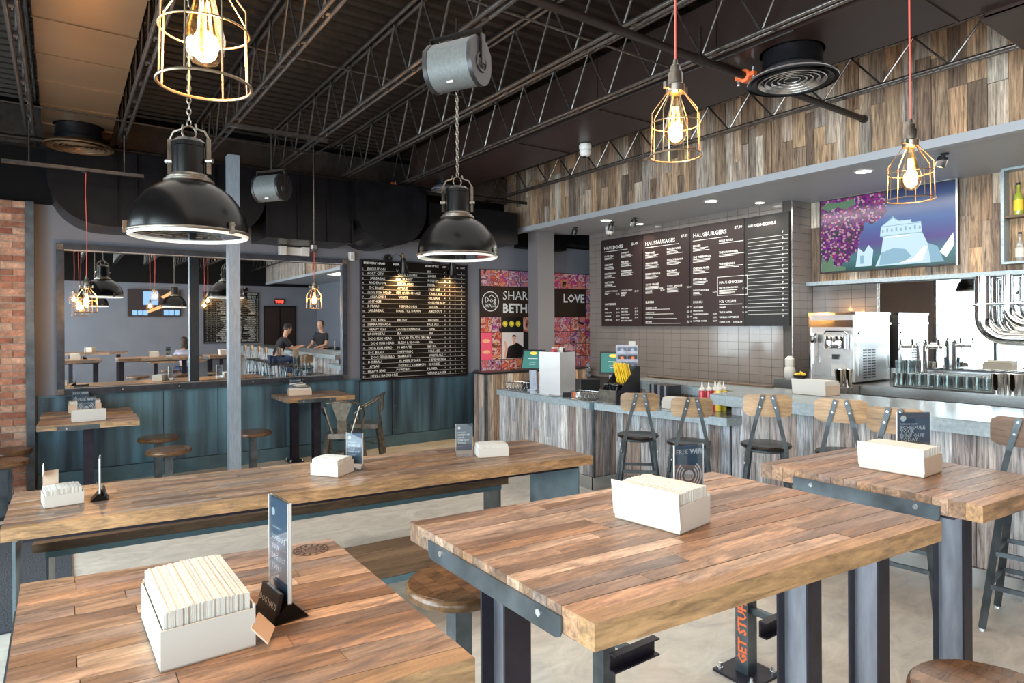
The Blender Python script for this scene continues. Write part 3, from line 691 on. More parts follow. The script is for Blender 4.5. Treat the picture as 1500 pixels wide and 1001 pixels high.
# ------------------------------------------------------------------ bar chairs with a back plate
def bar_chair(loc, face, label, h=.72, wal=False):
    """face: heading of the sitter; local +x is forward"""
    t = thing('bar_chair', (loc[0], loc[1], 0), label, 'bar stool', 'bar chairs with wooden back plates', face)
    MB().lathe([(.165, h-.03), (.176, h-.022), (.178, h-.012), (.172, h-.002), (.155, h)], 32).build('seat', m_darkseat, t, True)
    MB().ring((0, 0, h-.045), .135, .010, 28).box(-.12, .12, -.012, .012, h-.05, h-.031).build('seat_frame', m_steel, t)
    for sx in (-1, 1):
        for sy in (-1, 1):
            a = (sx*.115, sy*.115, h-.045); b = (sx*.20, sy*.20, .012)
            g = MB().bar(a, b, .026, .026, (sx, -sy, 0)); g.build('leg', m_steel, t)
            MB().lathe([(.018, 0), (.016, .012), (.008, .016)], 10, Matrix.Translation((b[0], b[1], 0))).build('foot_cap', m_bright, t)
            MB().tube([(sx*.135, sy*.150, h-.13), (sx*.135, sy*.156, h-.13)], .008, 6).build('rivet', m_bright, t)
    for zz, in ((.24,), (.42,)):
        k = .115+(.085)*(h-.045-zz)/(h-.057)
        for p, q in (((-k, -k), (k, -k)), ((k, -k), (k, k)), ((k, k), (-k, k)), ((-k, k), (-k, -k))):
            MB().bar((p[0], p[1], zz), (q[0], q[1], zz), .018, .024).build('rung', m_steel, t)
    # two flats climb from the rear legs and lean together behind the back plate
    for s in (-1, 1):
        P = [(-.125, s*.135, h-.16), (-.185, s*.125, h-.02), (-.225, s*.075, h+.20), (-.235, s*.030, h+.375)]
        for a, b in zip(P, P[1:]): pass
        m = MB()
        for a, b in zip(P, P[1:]): m.bar(a, b, .028, .006, (1, 0, .3))
        m.build('back_flat', m_steel, t)
        for zz, yy, xx in ((.355, .034, -.2375), (.29, .050, -.234)):
            MB().tube([(xx-.003, s*yy, h+zz), (xx-.008, s*yy, h+zz)], .0065, 8).build('rivet', m_bright, t)
    # curved rounded back plate
    W_, H_, nx, nz = .32, .155, 12, 8; vs = []; fs = []; rc = .04
    def half(zf):
        d = abs(zf)*H_/2-(H_/2-rc)
        return W_/2-(rc-math.sqrt(max(0, rc*rc-d*d)) if d > 0 else 0)
    for side in (0, 1):
        for j in range(nz+1):
            zf = -1+2*j/nz; hw = half(zf)
            for i in range(nx+1):
                y = -hw+2*hw*i/nx; x = -.222+.5*y*y*3.0*.6-.012*side*-1-.0
                vs.append((x, y, h+.30+zf*H_/2))
    n1 = (nx+1)*(nz+1)
    for j in range(nz):
        for i in range(nx):
            a = j*(nx+1)+i; fs.append((a, a+nx+1, a+nx+2, a+1)); fs.append((n1+a, n1+a+1, n1+a+nx+2, n1+a+nx+1))
    edge = [i for i in range(nx+1)]+[j*(nx+1)+nx for j in range(1, nz+1)]+[nz*(nx+1)+i for i in range(nx-1, -1, -1)]+[j*(nx+1) for j in range(nz-1, 0, -1)]
    for a, b in zip(edge, edge[1:]+edge[:1]): fs.append((a, b, n1+b, n1+a))
    MB().add(vs, fs).build('back_plate', m_chairback2 if wal else m_chairback, t, True)
    return t
bar_chair((4.12, 3.93), math.radians(48), 'bar chair with tan back plate, farthest of the row, before the black counter box', .72)
bar_chair((4.20, 3.44), math.radians(46), 'bar chair with mottled tan back plate standing behind the FREE WIFI sign', .72, False)
bar_chair((4.23, 2.76), math.radians(36), 'bar chair with tan back plate below the yellow squeeze bottles', .80)
bar_chair((4.38, 2.27), math.radians(24), 'bar chair with light tan back plate, fourth from the far end of the bar', .80)
bar_chair((4.22, 1.80), math.radians(8), 'bar chair with tan back plate half hidden by the SCHEDULE YOUR DINE OUT sign', .80)
bar_chair((4.32, 1.20), math.radians(8), 'bar chair with dark walnut back plate at the right edge, legs in full view', .80, True)

# ------------------------------------------------------------------ service counter and bar
sc = thing('service_counter', (4.6, 5.0, 0), 'low service counter clad in weathered barn planks with a zinc top', 'counter'); o = (4.6, 5.0, 0)
MB(o).box(4.42, 4.75, 4.82, 6.50, .0, .815).box(4.73, 5.0, 3.42, 4.82, 0, .815).build('core', m_dark, sc)
MB(o).prism([(4.36, 6.50), (4.365, 4.79), (4.52, 3.31), (5.05, 3.31), (5.05, 6.50)][::-1], .82, .885).build('zinc_edge', m_zincedge, sc)
MB(o).prism([(4.362, 6.498), (4.367, 4.792), (4.522, 3.312), (5.05, 3.312), (5.05, 6.498)][::-1], .885, .892).build('zinc_top', m_zinc, sc)
MB(o).box(4.357, 4.366, 4.76, 4.82, .818, .888).build('joint_cover', m_base, sc)
def clad_x(root, o, x, y0, y1, z0, z1, mat, w0=.095, w1=.135, split=.35, seed=1):
    R = random.Random(seed); y = y1
    while y > y0+.02:
        w = min(R.uniform(w0, w1), y-y0); zz = [z0]
        if R.random() < split: zz.append(R.uniform(z0+.2, z1-.15))
        zz.append(z1)
        for a, b in zip(zz, zz[1:]):
            q = piece('plank', mat, root, x-.02+R.uniform(-.004, .004), x, y-w+.003, y, a, b-.002)
            q.location = Vector(q.location)-Vector(o)
        y -= w
def clad_y(root, o, y, x0, x1, z0, z1, mat, seed=1):
    R = random.Random(seed); x = x0
    while x < x1-.02:
        w = min(R.uniform(.095, .13), x1-x); q = piece('plank', mat, root, x, x+w-.003, y-.02, y, z0, z1); q.location = Vector(q.location)-Vector(o); x += w
clad_x(sc, o, 4.42, 4.80, 6.50, .13, .815, m_barfront, seed=2)
clad_x(sc, o, 4.73, 3.42, 4.80, .13, .815, m_barfront, seed=4)
clad_y(sc, o, 4.82, 4.42, 4.72, .13, .815, m_barfront)
MB(o).box(4.385, 4.41, 4.79, 4.815, .13, .82).build('corner_angle', m_steel, sc)
MB(o).box(4.385, 4.42, 4.80, 6.50, 0, .128).box(4.385, 4.72, 4.785, 4.82, 0, .128).box(4.70, 4.73, 3.42, 4.78, 0, .128).build('kick_plate', m_stain, sc)
hw = thing('half_wall', (5.7, 7.6, 0), 'low plank clad half wall with black cap under the photo collage', 'half wall'); o = (5.7, 7.6, 0)
MB(o).box(4.83, 6.7, 7.47, 7.74, 0, .985).build('core', m_dark, hw)
MB(o).box(4.80, 6.72, 7.44, 7.77, .986, 1.012).build('cap', m_black, hw)
clad_y(hw, o, 7.47, 4.84, 6.7, .0, .985, m_fascia, seed=8); clad_x(hw, o, 4.83, 7.47, 7.74, 0, .985, m_barfront, seed=9)
MB(o).box(4.80, 4.835, 7.43, 7.465, 0, .985).build('corner_angle', m_steel, hw)

bar = thing('bar_counter', (5.0, 0, 0), 'long high bar clad in weathered barn planks with a zinc top', 'bar counter'); o = (5.0, 0, 0)
MB(o).box(4.75, 5.1, YF+.05, 3.415, 0, .975).box(5.15, 5.45, 3.42, 5.0, 0, .975).build('core', m_dark, bar)
MB(o).prism([(4.60, YF+.05), (5.50, YF+.05), (5.50, 5.04), (5.10, 5.04), (5.08, 4.3), (4.95, 3.54), (4.60, 3.54)], .98, 1.063).build('zinc_edge', m_zincedge, bar)
MB(o).prism([(4.602, YF+.05), (5.50, YF+.05), (5.50, 5.038), (5.102, 5.038), (5.082, 4.3), (4.952, 3.538), (4.602, 3.538)], 1.063, 1.07).build('zinc_top', m_zinc, bar)
MB(o).box(5.45, 5.50, 3.5, 5.05, 1.0705, 1.085).build('wood_lip', m_bench, bar)
clad_x(bar, o, 4.75, -1.2, 3.415, .13, .975, m_barfront, .10, .15, seed=12)
clad_x(bar, o, 5.13, 3.9, 5.02, .90, .978, m_barfront, seed=13)
m_ = MB(o); yy = -1.2
while yy > YF+.2: m_.box(4.73, 4.75, yy-.115, yy-.004, .13, .975); yy -= .12
tag(m_.build('far_planks', m_barfront, bar), kind='stuff')
MB(o).box(4.70, 4.75, YF+.05, 3.38, 0, .128).build('kick_plate', m_stain, bar)
for yy in (2.05,):
    MB(o).lathe([(.026, 0), (.026, .006), (.012, .008), (.010, .014)], 16, Matrix.Translation((4.728, 1.95, .90)) @ Matrix.Rotation(-PI/2, 4, 'Y')).build('plank_roundel', m_bright, bar)

# ------------------------------------------------------------------ wall mirror
m_frame = M('mirror_frame_steel', (.055, .065, .085), .35, metal=.6, noise=.3, scale=14)
mr = thing('wall_mirror', (1.52, 8.18, 1.76), 'huge steel framed wall mirror reflecting the rest of the room', 'mirror'); o = (1.52, 8.18, 1.76)
MB(o).box(.03, 3.03, 8.175, 8.19, 1.03, 2.49).build('mirror_glass', m_mirror, mr)
MB(o).box(-.035, .035, 8.13, 8.215, .965, 2.55).build('frame_side', m_frame, mr); MB(o).box(3.025, 3.09, 8.13, 8.215, .965, 2.55).build('frame_side', m_frame, mr)
MB(o).box(.035, 3.025, 8.13, 8.215, 2.485, 2.55).build('frame_top', m_frame, mr); MB(o).box(.035, 3.025, 8.13, 8.215, .965, 1.035).build('frame_bottom', m_frame, mr)
MB(o).box(.035, 3.025, 8.128, 8.135, 2.480, 2.489).box(.035, 3.025, 8.128, 8.135, 1.03, 1.038).build('bright_inner_lip', m_stain, mr)
for x_, z_ in ((0, 2.515), (3.055, 2.515), (0, 1.0), (3.055, 1.0)):
    MB(o).box(x_-.03, x_+.03, 8.122, 8.13, z_-.03, z_+.03).tube([(x_, 8.122, z_), (x_, 8.116, z_)], .010, 8).build('corner_plate', m_gun, mr)
for x_ in (.55, 1.1, 1.9, 2.5):
    rod('rivet', m_bright, mr, (x_-o[0], 8.129-o[1], 1.0-o[2]), (x_-o[0], 8.122-o[1], 1.0-o[2]), .008)

# ------------------------------------------------------------------ caged pendants
def pendant(loc, label, cord_top=3.9, power=9, r0=.08, light=True, group='caged bulb pendants'):
    t = thing('caged_pendant', loc, label, 'pendant lamp', group)
    s = r0/.08
    MB().ring((0, 0, 0), r0, .0028*s, 40).build('bottom_ring', m_cage, t, True); MB().ring((0, 0, .10*s), r0*.955, .0019*s, 36).build('middle_ring', m_cage, t, True)
    for k in range(8):
        a = 2*PI*k/8+.2; c, q = math.cos(a), math.sin(a)
        MB().tube([(r0*.985*c, r0*.985*q, 0), (r0*.94*c, r0*.94*q, .135*s), (r0*.34*c, r0*.34*q, .20*s), (r0*.30*c, r0*.30*q, .215*s)], .0017*s, 5).build('cage_wire', m_cage, t)
    MB().lathe([(.020, .195), (.028, .20), (.030, .222), (.022, .228), (.022, .262), (.016, .27), (.014, .285), (.008, .29), (.006, .305)], 20, Matrix.Scale(s, 4)).build('lamp_holder', m_gun, t, True)
    MB().tube([(-.045*s, 0, .215*s), (-.03*s, 0, .209*s), (.03*s, 0, .209*s), (.045*s, 0, .215*s)], .005*s, 6).tube([(.045*s, 0, .206*s), (.045*s, 0, .224*s)], .008*s, 8).tube([(-.045*s, 0, .206*s), (-.045*s, 0, .224*s)], .008*s, 8).build('clamp', m_gun, t, True)
    MB().lathe([(.004, .035), (.022, .042), (.034, .062), (.036, .085), (.026, .125), (.015, .165), (.013, .195)], 20, Matrix.Scale(s, 4)).build('bulb', m_amber, t, True)
    f = MB()
    for k in range(6):
        a = 2*PI*k/6; f.tube([(.007*s*math.cos(a), .007*s*math.sin(a), .155*s), (.016*s*math.cos(a+.3), .016*s*math.sin(a+.3), .07*s), (.010*s*math.cos(a+.9), .010*s*math.sin(a+.9), .055*s)], .0014*s, 4)
    f.build('filament', m_filament, t)
    MB().tube([(0, 0, .30*s), (.006, .004, .7), (-.004, 0, cord_top-loc[2]-.2), (0, 0, cord_top-loc[2])], .0032, 6).build('red_cord', m_red, t, True)
    MB().lathe([(.035, 0), (.035, .015), (.01, .02)], 16, Matrix.Translation((0, 0, cord_top-loc[2]-.01))).build('ceiling_cap', m_black, t)
    if light:
        l = bpy.data.lights.new('bulb_glow', 'POINT'); l.energy = power*1.9; l.color = (1, .58, .22); l.shadow_soft_size = .03
        lo = bpy.data.objects.new('bulb_glow', l); COL.objects.link(lo); lo.parent = t; lo.location = (0, 0, .09*s)
    return t
pendant((.22, 1.29, 2.125), 'caged filament pendant in the upper left foreground, largest in view', 3.555, power=16)
pendant((1.591, 1.349, 2.21), 'caged filament pendant on a red cord over the middle front table', power=13)
pendant((2.632, 1.103, 2.145), 'caged filament pendant on a red cord at right before the television', power=11)
pendant((.197, 7.05, 1.812), 'caged filament pendant hanging over the left corner tables', 3.10, 12, .088)
pendant((2.07, 6.35, 1.85), 'small caged filament pendant before the right end of the wall mirror', 2.43, 8)
def hanger(loc, label, parts):
    t = thing('steel_hanger', loc, label, 'hanger', 'black steel hangers')
    for n_, m_ in parts: m_.build(n_, m_joist, t)
hanger((2.07, 6.35, 2.44), 'thin black rod carrying the small pendant before the wall mirror', [('drop_rod', MB().tube([(0, 0, 0), (0, 0, 1.054)], .007, 6)), ('junction_box', MB().lathe([(.03, -.01), (.04, 0), (.04, .04), (.02, .05)], 12))])
hanger((.14, 7.05, 3.10), 'black strut hung from the joists carrying the left corner pendant', [('strut_rail', MB().box(-.55, .52, -.02, .02, .005, .035)), ('drop_rod', MB().tube([(-.36, 0, .03), (-.36, 0, .394)], .006, 6)), ('drop_rod', MB().tube([(.36, 0, .03), (.36, 0, .394)], .006, 6))])
hanger((1.68, 6.1, 3.46), 'black strut between two joists carrying the far loudspeaker', [('strut_rail', MB().box(-.44, .44, -.018, .018, .0, .034))])
for i, (x, y, z) in enumerate([(.35, -1.6, 2.1), (1.9, -2.6, 2.1), (2.9, -.9, 2.1)]):
    pendant((x, y, z), ['caged pendant behind the camera nearest the windows, seen in the mirror', 'caged pendant behind the camera before the far television, seen in the mirror', 'caged pendant behind the camera nearest the bar, seen in the mirror'][i], 3.555 if x < .4 else 3.9, power=10)

# ------------------------------------------------------------------ dome lamps on chains
def chain(t, z0, z1, mat):
    z = z0; k = 0
    m = MB()
    while z < z1:
        a = [(.010*math.cos(2*PI*i/10), 0, z+.018+.020*math.sin(2*PI*i/10)) for i in range(10)]
        if k % 2: a = [(p[1], p[0], p[2]) for p in a]
        m.tube(a, .0032, 5, True); z += .031; k += 1
    tag(m.build('chain', mat, t, True), kind='stuff')
def dome(loc, label, top=3.9):
    t = thing('dome_lamp', loc, label, 'pendant lamp', 'black dome pendants')
    MB().lathe([(.298, .008), (.296, .04), (.287, .09), (.262, .15), (.215, .215), (.165, .255), (.118, .278), (.115, .262), (.16, .240), (.208, .20), (.255, .14), (.280, .08), (.288, .02)], 48, cap=False).build('shade', m_gloss, t, True)
    MB().lathe([(.118, .276), (.125, .283), (.125, .292), (.112, .297), (.112, .306), (.094, .315), (.092, .325)], 40).build('collar', m_gun, t, True)
    MB().lathe([(.086, .322), (.086, .47), (.09, .472), (.09, .495), (.07, .515), (.03, .525)], 36).build('neck', m_gloss, t, True)
    MB().ring((0, 0, .006), .298, .0085, 56, 8).build('rim_ring', m_gun, t, True)
    MB().ring((0, 0, -.004), .285, .012, 56, 8).build('pale_rim_gasket', m_lens, t, True)
    MB().lathe([(.275, -.004), (.20, -.010), (.10, -.014), (.001, -.016)], 40, cap=False).build('glass_lens', m_glass, t, True)
    MB().lathe([(.02, .26), (.04, .23), (.045, .19), (.03, .15), (.004, .14)], 20).build('bulb', m_lens, t, True)
    for k in range(3):
        a = 2*PI*k/3+math.radians(-58); m = Matrix.Rotation(a, 4, 'Z')
        c = MB().box(.288, .312, -.011, .011, -.012, .05, m).tube([m @ Vector((.306, -.016, .035)), m @ Vector((.306, .016, .035))], .007, 8).tube([m @ Vector((.300, 0, .05)), m @ Vector((.312, 0, .012))], .006, 6); c.build('rim_clip', m_gun, t)
    for a in (0, PI):
        m = Matrix.Rotation(a+math.radians(-35), 4, 'Z')
        MB().bar(m @ Vector((.105, 0, .33)), m @ Vector((.105, 0, .52)), .022, .012).tube([m @ Vector((.09, 0, .40)), m @ Vector((.128, 0, .40))], .013, 8).tube([m @ Vector((.105, 0, .52)), m @ Vector((.085, 0, .56)), m @ Vector((.04, 0, .575)), m @ Vector((.035, 0, .60))], .006, 6).build('hook_bracket', m_gun, t, True)
    MB().ring((0, 0, 0), .035, .005, 20, 6, Matrix.Translation((0, 0, .555)) @ Matrix.Rotation(PI/2, 4, 'X')).build('hanging_ring', m_gun, t, True)
    chain(t, .59, top-loc[2], m_gun); return t
dome((.575, 3.84, 2.175), 'large glossy black industrial dome lamp at left, nearest the blue column')
dome((2.42, 4.12, 2.19), 'large glossy black industrial dome lamp in the middle, before the beer chalkboard')
dome((.7, -2.6, 2.19), 'black dome lamp behind the camera nearer the windows, seen in the mirror')
dome((2.45, -2.5, 2.19), 'black dome lamp behind the camera nearer the bar, seen in the mirror')

# ------------------------------------------------------------------ loudspeakers
m_spk = M('speaker_grille', (.11, .12, .12), .55, metal=.2, noise=.15, scale=60)
def speaker(loc, rz, s, label, brk=.25):
    t = thing('loudspeaker', loc, label, 'speaker', 'ceiling loudspeakers', rz)
    # a half round cabinet: grille front, black end caps
    m = Matrix(((0, 0, 1, 0), (1, 0, 0, 0), (0, 1, 0, 0), (0, 0, 0, 1)))
    P = [(s*.105*math.cos(a), s*.12*math.sin(a)-.0) for a in [PI+PI*i/14 for i in range(15)]]+[(s*.10, s*.06), (s*.055, s*.11), (-s*.055, s*.11), (-s*.10, s*.06)]
    MB().prism(P, -s*.12, s*.12, m).build('cabinet', m_spk, t, True)
    P2 = [(p[0]*1.03, p[1]*1.03) for p in P]
    for a, b in ((-.145, -.12), (.12, .145)):
        MB().prism(P2, s*a, s*b, m).build('end_cap', m_black, t, True)
        e = s*(b if a > 0 else a); sg = 1 if a > 0 else -1
        MB().ring((0, 0, 0), s*.045, s*.006, 24, 6, Matrix.Translation((e+sg*.002, 0, -.01)) @ Matrix.Rotation(PI/2, 4, 'Y')).lathe([(s*.03, 0), (s*.018, sg*s*.01)], 20, Matrix.Translation((e, 0, -.01)) @ Matrix.Rotation(PI/2, 4, 'Y')).build('pivot_knob', m_black, t, True)
    MB().box(-s*.16, -s*.15, -.02, .02, -.02, s*.16).box(s*.15, s*.16, -.02, .02, -.02, s*.16).box(-s*.16, s*.16, -.02, .02, s*.155, s*.165).tube([(0, 0, s*.16), (0, 0, brk)], .010, 8).build('mounting_bracket', m_pipeblk, t)
    MB().box(-.02, .02, -s*.07, -s*.062, -s*.107, -s*.098).build('badge', m_white, t)
    return t
speaker((1.94, 3.30, 3.225), math.radians(-62), 1.15, 'grey and black loudspeaker hanging from the joists in the upper middle', .28)
speaker((1.60, 6.1, 2.95), math.radians(-55), 1.0, 'grey and black loudspeaker hanging before the black duct, right of the blue column', .508)

# ------------------------------------------------------------------ beer chalkboard with its sconces
cb = thing('beer_chalkboard', (4.135, 8.20, .935), 'big chalkboard listing beers by brewery, style and price', 'chalkboard'); o = (4.135, 8.20, .935)
MB(o).box(3.31, 4.96, 8.185, 8.21, .935, 2.56).build('panel', m_board, cb)
for b in ((3.295, 3.312, .92, 2.575), (4.958, 4.975, .92, 2.575), (3.312, 4.958, 2.558, 2.575), (3.312, 4.958, .92, .937)):
    MB(o).box(b[0], b[1], 8.172, 8.215, b[2], b[3]).build('frame_strip', m_flange, cb)
rows = [('EVOLUTION', 'LOT NO 3', 'IPA'), ('PORT CITY', 'COLD COFFEE', 'LAGER'), ('JAILBREAK', 'FEEL SUNNY', 'KOLSCH'), ('ANDERSON', 'RISE ALONG', 'CIDER'), ('DC BRAU', 'CITRUS', 'PALE ALE'), ('DOG FISH HEAD', 'SEA QUENCH ALE', 'TABLE ALE'), ('ALLAGASH', 'WHITE', 'BELGIAN'), ('ANTHEM', '', 'GOLDEN ALE'), ('3 STARS', 'PEPPERCORN', 'SAISON'), ('JAILBREAK', 'DARK TILL DAWN', 'AM STOUT'), ('', '', ''), ('EVIL KING', 'BRUNT', 'BROWN'), ('SIERRA NEVADA', '', 'PALE ALE'), ('HEAVY SEAS', 'LOOSE CANNON', 'DIPA'), ('LAGUNITAS', 'IPA', 'IPA'), ('DOG FISH HEAD', 'LIQUID TRUTH SERUM', 'IPA'), ('DOG FISH HEAD', 'FLESH & BLOOD', 'IPA'), ('DOG FISH HEAD', '90 MINUTE', 'IMP IPA'), ('D.C. BRAU', 'THE PUBLIC', 'PALE ALE'), ('DOG FISH HEAD', 'NAMASTE', 'WHITE ALE'), ('DC BRAU', 'EL HEFE SPEAKS', 'HEFEWEIZEN'), ('ATLAS', 'DISTRICT COMMON', 'BLONDE'), ('HEAVY SEAS', 'POWDERS', 'PILSNER'), ('DEVILS BACKBONE', '', 'VIENNA LAGER')]
its = [('BREWERY NAME', .03, 1.575, .042, 'LEFT', .02), ('BEER NAME', .46, 1.575, .042, 'LEFT', .02), ('BEER STYLE', .96, 1.575, .042, 'LEFT', .02), ('ABV', 1.24, 1.575, .036, 'LEFT', .02), ('5OZ', 1.34, 1.575, .03, 'LEFT', .02), ('10OZ', 1.43, 1.575, .03, 'LEFT', .02), ('16OZ', 1.54, 1.575, .03, 'LEFT', .02)]
hand = []; lines = []
RH = 1.545/24.4
for i, (a, b, c) in enumerate(rows):
    zz = 1.545-RH*(i+1)+.012
    hand += [(str(i+1), .012, zz, .036), (a, .10+rnd.uniform(-.02, .03), zz+rnd.uniform(0, .004), .047), (b, .52+rnd.uniform(-.02, .03), zz+rnd.uniform(0, .004), .046), (c, 1.0+rnd.uniform(-.02, .02), zz, .045)]
    for xx in (1.27, 1.35, 1.44, 1.555): hand.append(('%d' % rnd.randint(3, 8), xx, zz+.008, .026))
    lines.append(rect(.012, 1.62, zz-.0095, zz-.007))
M4 = onwall_y(3.31-o[0], 8.185-o[1], 0)
text('header_lettering', its, m_print, cb, M4); text('chalk_lettering', hand, m_chalk, cb, M4, bold=.012)
flat('row_lines', lines, m_chalk, cb, M4)
def sconce(x, z, label):
    t = thing('wall_sconce', (x, 8.2, z), label, 'wall lamp', 'black cone sconces')
    MB().lathe([(.001, -.04), (.05, -.034), (.062, -.015), (.064, 0)], 24, Matrix.Rotation(-PI/2, 4, 'X') @ Matrix.Rotation(PI, 4, 'X')).build('round_canopy', m_gloss, t, True)
    MB().tube([(0, -.03, .0), (.07, -.10, .06), (.13, -.16, .02)], .005, 8).tube([(.12, -.155, .035), (.14, -.17, .0)], .012, 8).build('arm', m_black, t, True)
    m = Matrix.Translation((.145, -.19, -.05)) @ Matrix.Rotation(math.radians(-22), 4, 'X') @ Matrix.Rotation(math.radians(-14), 4, 'Y')
    m = Matrix.Translation((.150, -.195, -.125)) @ Matrix.Rotation(math.radians(24), 4, 'X') @ Matrix.Rotation(math.radians(-16), 4, 'Y')
    MB().lathe([(.017, .15), (.018, .135), (.028, .12), (.084, -.06), (.080, -.06), (.024, .11), (.012, .12)], 28, m, cap=False).build('cone_shade', m_gloss, t, True)
    MB().lathe([(.015, .20), (.016, .15), (.018, .145)], 16, m).build('brass_neck', m_brass, t, True)
    MB().lathe([(.015, .07), (.024, .03), (.020, 0), (.004, -.015)], 14, m).build('bulb', m_filament_soft, t, True)
    l = bpy.data.lights.new('sconce_light', 'SPOT'); l.energy = 30; l.color = (1, .62, .22); l.spot_size = math.radians(110); l.spot_blend = .7; l.shadow_soft_size = .03
    lo = bpy.data.objects.new('sconce_light', l); COL.objects.link(lo); lo.parent = t; lo.location = (.16, -.16, -.195); lo.rotation_euler = (math.radians(22), 0, 0)
m_filament_soft = emis('sconce_bulb', (1, .7, .35), 5)
sconce(3.70, 2.60, 'black cone sconce over the chalkboard, left one of the pair'); sconce(4.46, 2.60, 'black cone sconce over the chalkboard, right one of the pair')
t = thing('emergency_light', (2.40, 8.2, 2.615), 'white twin head emergency light above the wall mirror', 'emergency light')
MB().box(-.10, .10, -.05, .015, -.05, .05).build('housing', m_white, t)
for s in (-1, 1): MB().box(s*.14-.045, s*.14+.045, -.10, -.03, -.055, .055).box(s*.14-.035, s*.14+.035, -.105, -.10, -.045, .045).build('lamp_head', m_white, t)
t = thing('motion_sensor', (3.17, 8.2, 2.54), 'small white sensor box on the wall between mirror and chalkboard', 'sensor')
MB().prism([(-.04, 0), (.04, 0), (.04, -.04), (.02, -.06), (-.02, -.06), (-.04, -.04)][::-1], 0, .11).build('body', m_white, t); MB().box(-.025, .025, -.064, -.058, .02, .07).build('lens', m_card, t)

# ------------------------------------------------------------------ photo collage on the back wall
def photo_mat(name, a, b, c, sc=16):
    sc = sc*.75; v_ = lambda q: tuple(x*.85 for x in q); a, b, c = v_(a), v_(b), v_(c)
    m, nt, bb = new_mat(name); g = N(nt, 'ShaderNodeNewGeometry'); v = N(nt, 'ShaderNodeTexVoronoi'); v.inputs['Scale'].default_value = sc; v.inputs['Randomness'].default_value = 1
    n = N(nt, 'ShaderNodeTexNoise'); n.inputs['Scale'].default_value = sc*.8; n.inputs['Detail'].default_value = 4
    L(nt, g.outputs['Position'], n.inputs['Vector'])
    mx = N(nt, 'ShaderNodeVectorMath', operation='ADD'); L(nt, g.outputs['Position'], mx.inputs[0]); s_ = N(nt, 'ShaderNodeVectorMath', operation='SCALE'); s_.inputs['Scale'].default_value = .12
    L(nt, n.outputs['Color'], s_.inputs[0]); L(nt, s_.outputs[0], mx.inputs[1]); L(nt, mx.outputs[0], v.inputs['Vector'])
    sp = N(nt, 'ShaderNodeSeparateColor'); L(nt, v.outputs['Color'], sp.inputs[0])
    cr = N(nt, 'ShaderNodeValToRGB'); e = cr.color_ramp.elements; cr.color_ramp.interpolation = 'LINEAR'
    cols = [(.02, .012, .02), a, (.10, .03, .06), b, (.70, .48, .46), c, a, (.72, .20, .10), b, (.03, .01, .03)]
    while len(e) < len(cols): e.new(.5)
    for i, cc in enumerate(cols): e[i].position = i/len(cols); e[i].color = (*cc, 1)
    n9 = N(nt, 'ShaderNodeTexNoise'); n9.inputs['Scale'].default_value = sc*.55; n9.inputs['Detail'].default_value = 3; n9.inputs['Distortion'].default_value = .8; L(nt, g.outputs['Position'], n9.inputs['Vector']); r9 = N(nt, 'ShaderNodeMapRange'); r9.inputs[1].default_value = .28; r9.inputs[2].default_value = .72; L(nt, n9.outputs[0], r9.inputs[0]); L(nt, r9.outputs[0], cr.inputs[0]); L(nt, cr.outputs[0], bb.inputs['Base Color']); bb.inputs['Roughness'].default_value = .35
    L(nt, cr.outputs[0], bb.inputs['Emission Color']); bb.inputs['Emission Strength'].default_value = .10
    return m
ph = [photo_mat('photo_print_1', (.55, .05, .16), (.62, .30, .22), (.25, .05, .30)), photo_mat('photo_print_2', (.65, .14, .12), (.55, .22, .35), (.12, .06, .25), 20), photo_mat('photo_print_3', (.70, .10, .06), (.75, .33, .14), (.30, .03, .05), 18), photo_mat('photo_print_4', (.32, .10, .35), (.55, .25, .30), (.06, .07, .22), 22)]
pc = thing('photo_collage', (6.33, 8.2, .9), 'wall collage of customer photos around a black SHARE THE LOVE banner', 'wall graphic'); o = (6.33, 8.2, .9)  # faint emission is added to the print colours
MB(o).box(5.205, 7.6, 8.19, 8.215, .90, 2.53).build('backing', m_black, pc)
PM = onwall_y(5.205-o[0], 8.189-o[1], .90-o[2])
cells = {0: [], 1: [], 2: [], 3: []}
R = random.Random(4)
def cellrow(y0, y1, xs):
    for a, b in zip(xs, xs[1:]): cells[R.randint(0, 3)].append(rect(a+.004, b-.004, y0+.004, y1-.004))
cellrow(1.37, 1.625, [0, .19, .36, .52, .75, 1.02, 1.3, 1.62, 1.95, 2.12, 2.38])
cellrow(.66, .90, [0, .20, .38, .75, 1.0, 1.3, 1.62, 1.78, 1.97, 2.12, 2.38])
cellrow(.24, .45, [.20, .38]); cellrow(.45, .66, [.20, .38]); cellrow(.0, .24, [0, .20, .38, .60, .80, 1.1, 1.4, 1.75, 2.0, 2.38])
cellrow(.45, .66, [1.2, 1.62, 1.78, 2.0, 2.12, 2.38]); cellrow(.24, .45, [1.2, 1.55, 1.9, 2.12, 2.38]); cellrow(.90, 1.14, [2.12, 2.38]); cellrow(1.14, 1.37, [2.12, 2.38])
for k, v in cells.items():
    for q_ in v: flat('photo', [q_], ph[k], pc, PM)
m_pink = emis('pink_print', (.75, .09, .16), .2); m_skin_p = emis('print_skin', (.62, .33, .24), .2); m_pale = emis('pale_print', (.62, .55, .52), .2); m_prblack = M('print_black', (.012, .01, .01), .5); m_bun = emis('bun_print', (.80, .42, .22), .2)
flat('pink_photo', [rect(.004, .196, .244, .656)], m_pink, pc, PM); flat('hot_dog_print', [disc(.10, .53, .028, 16, 2.6), disc(.10, .36, .028, 16, 2.6)], m_bun, pc, PM, .0016)
flat('white_photo', [rect(.384, .80, .244, .656)], m_pale, pc, PM)
flat('shirt_print', [poly([(.45, .25), (.80, .25), (.80, .42), (.72, .47), (.66, .50), (.60, .46), (.52, .44), (.46, .36)])], m_prblack, pc, PM, .0016)
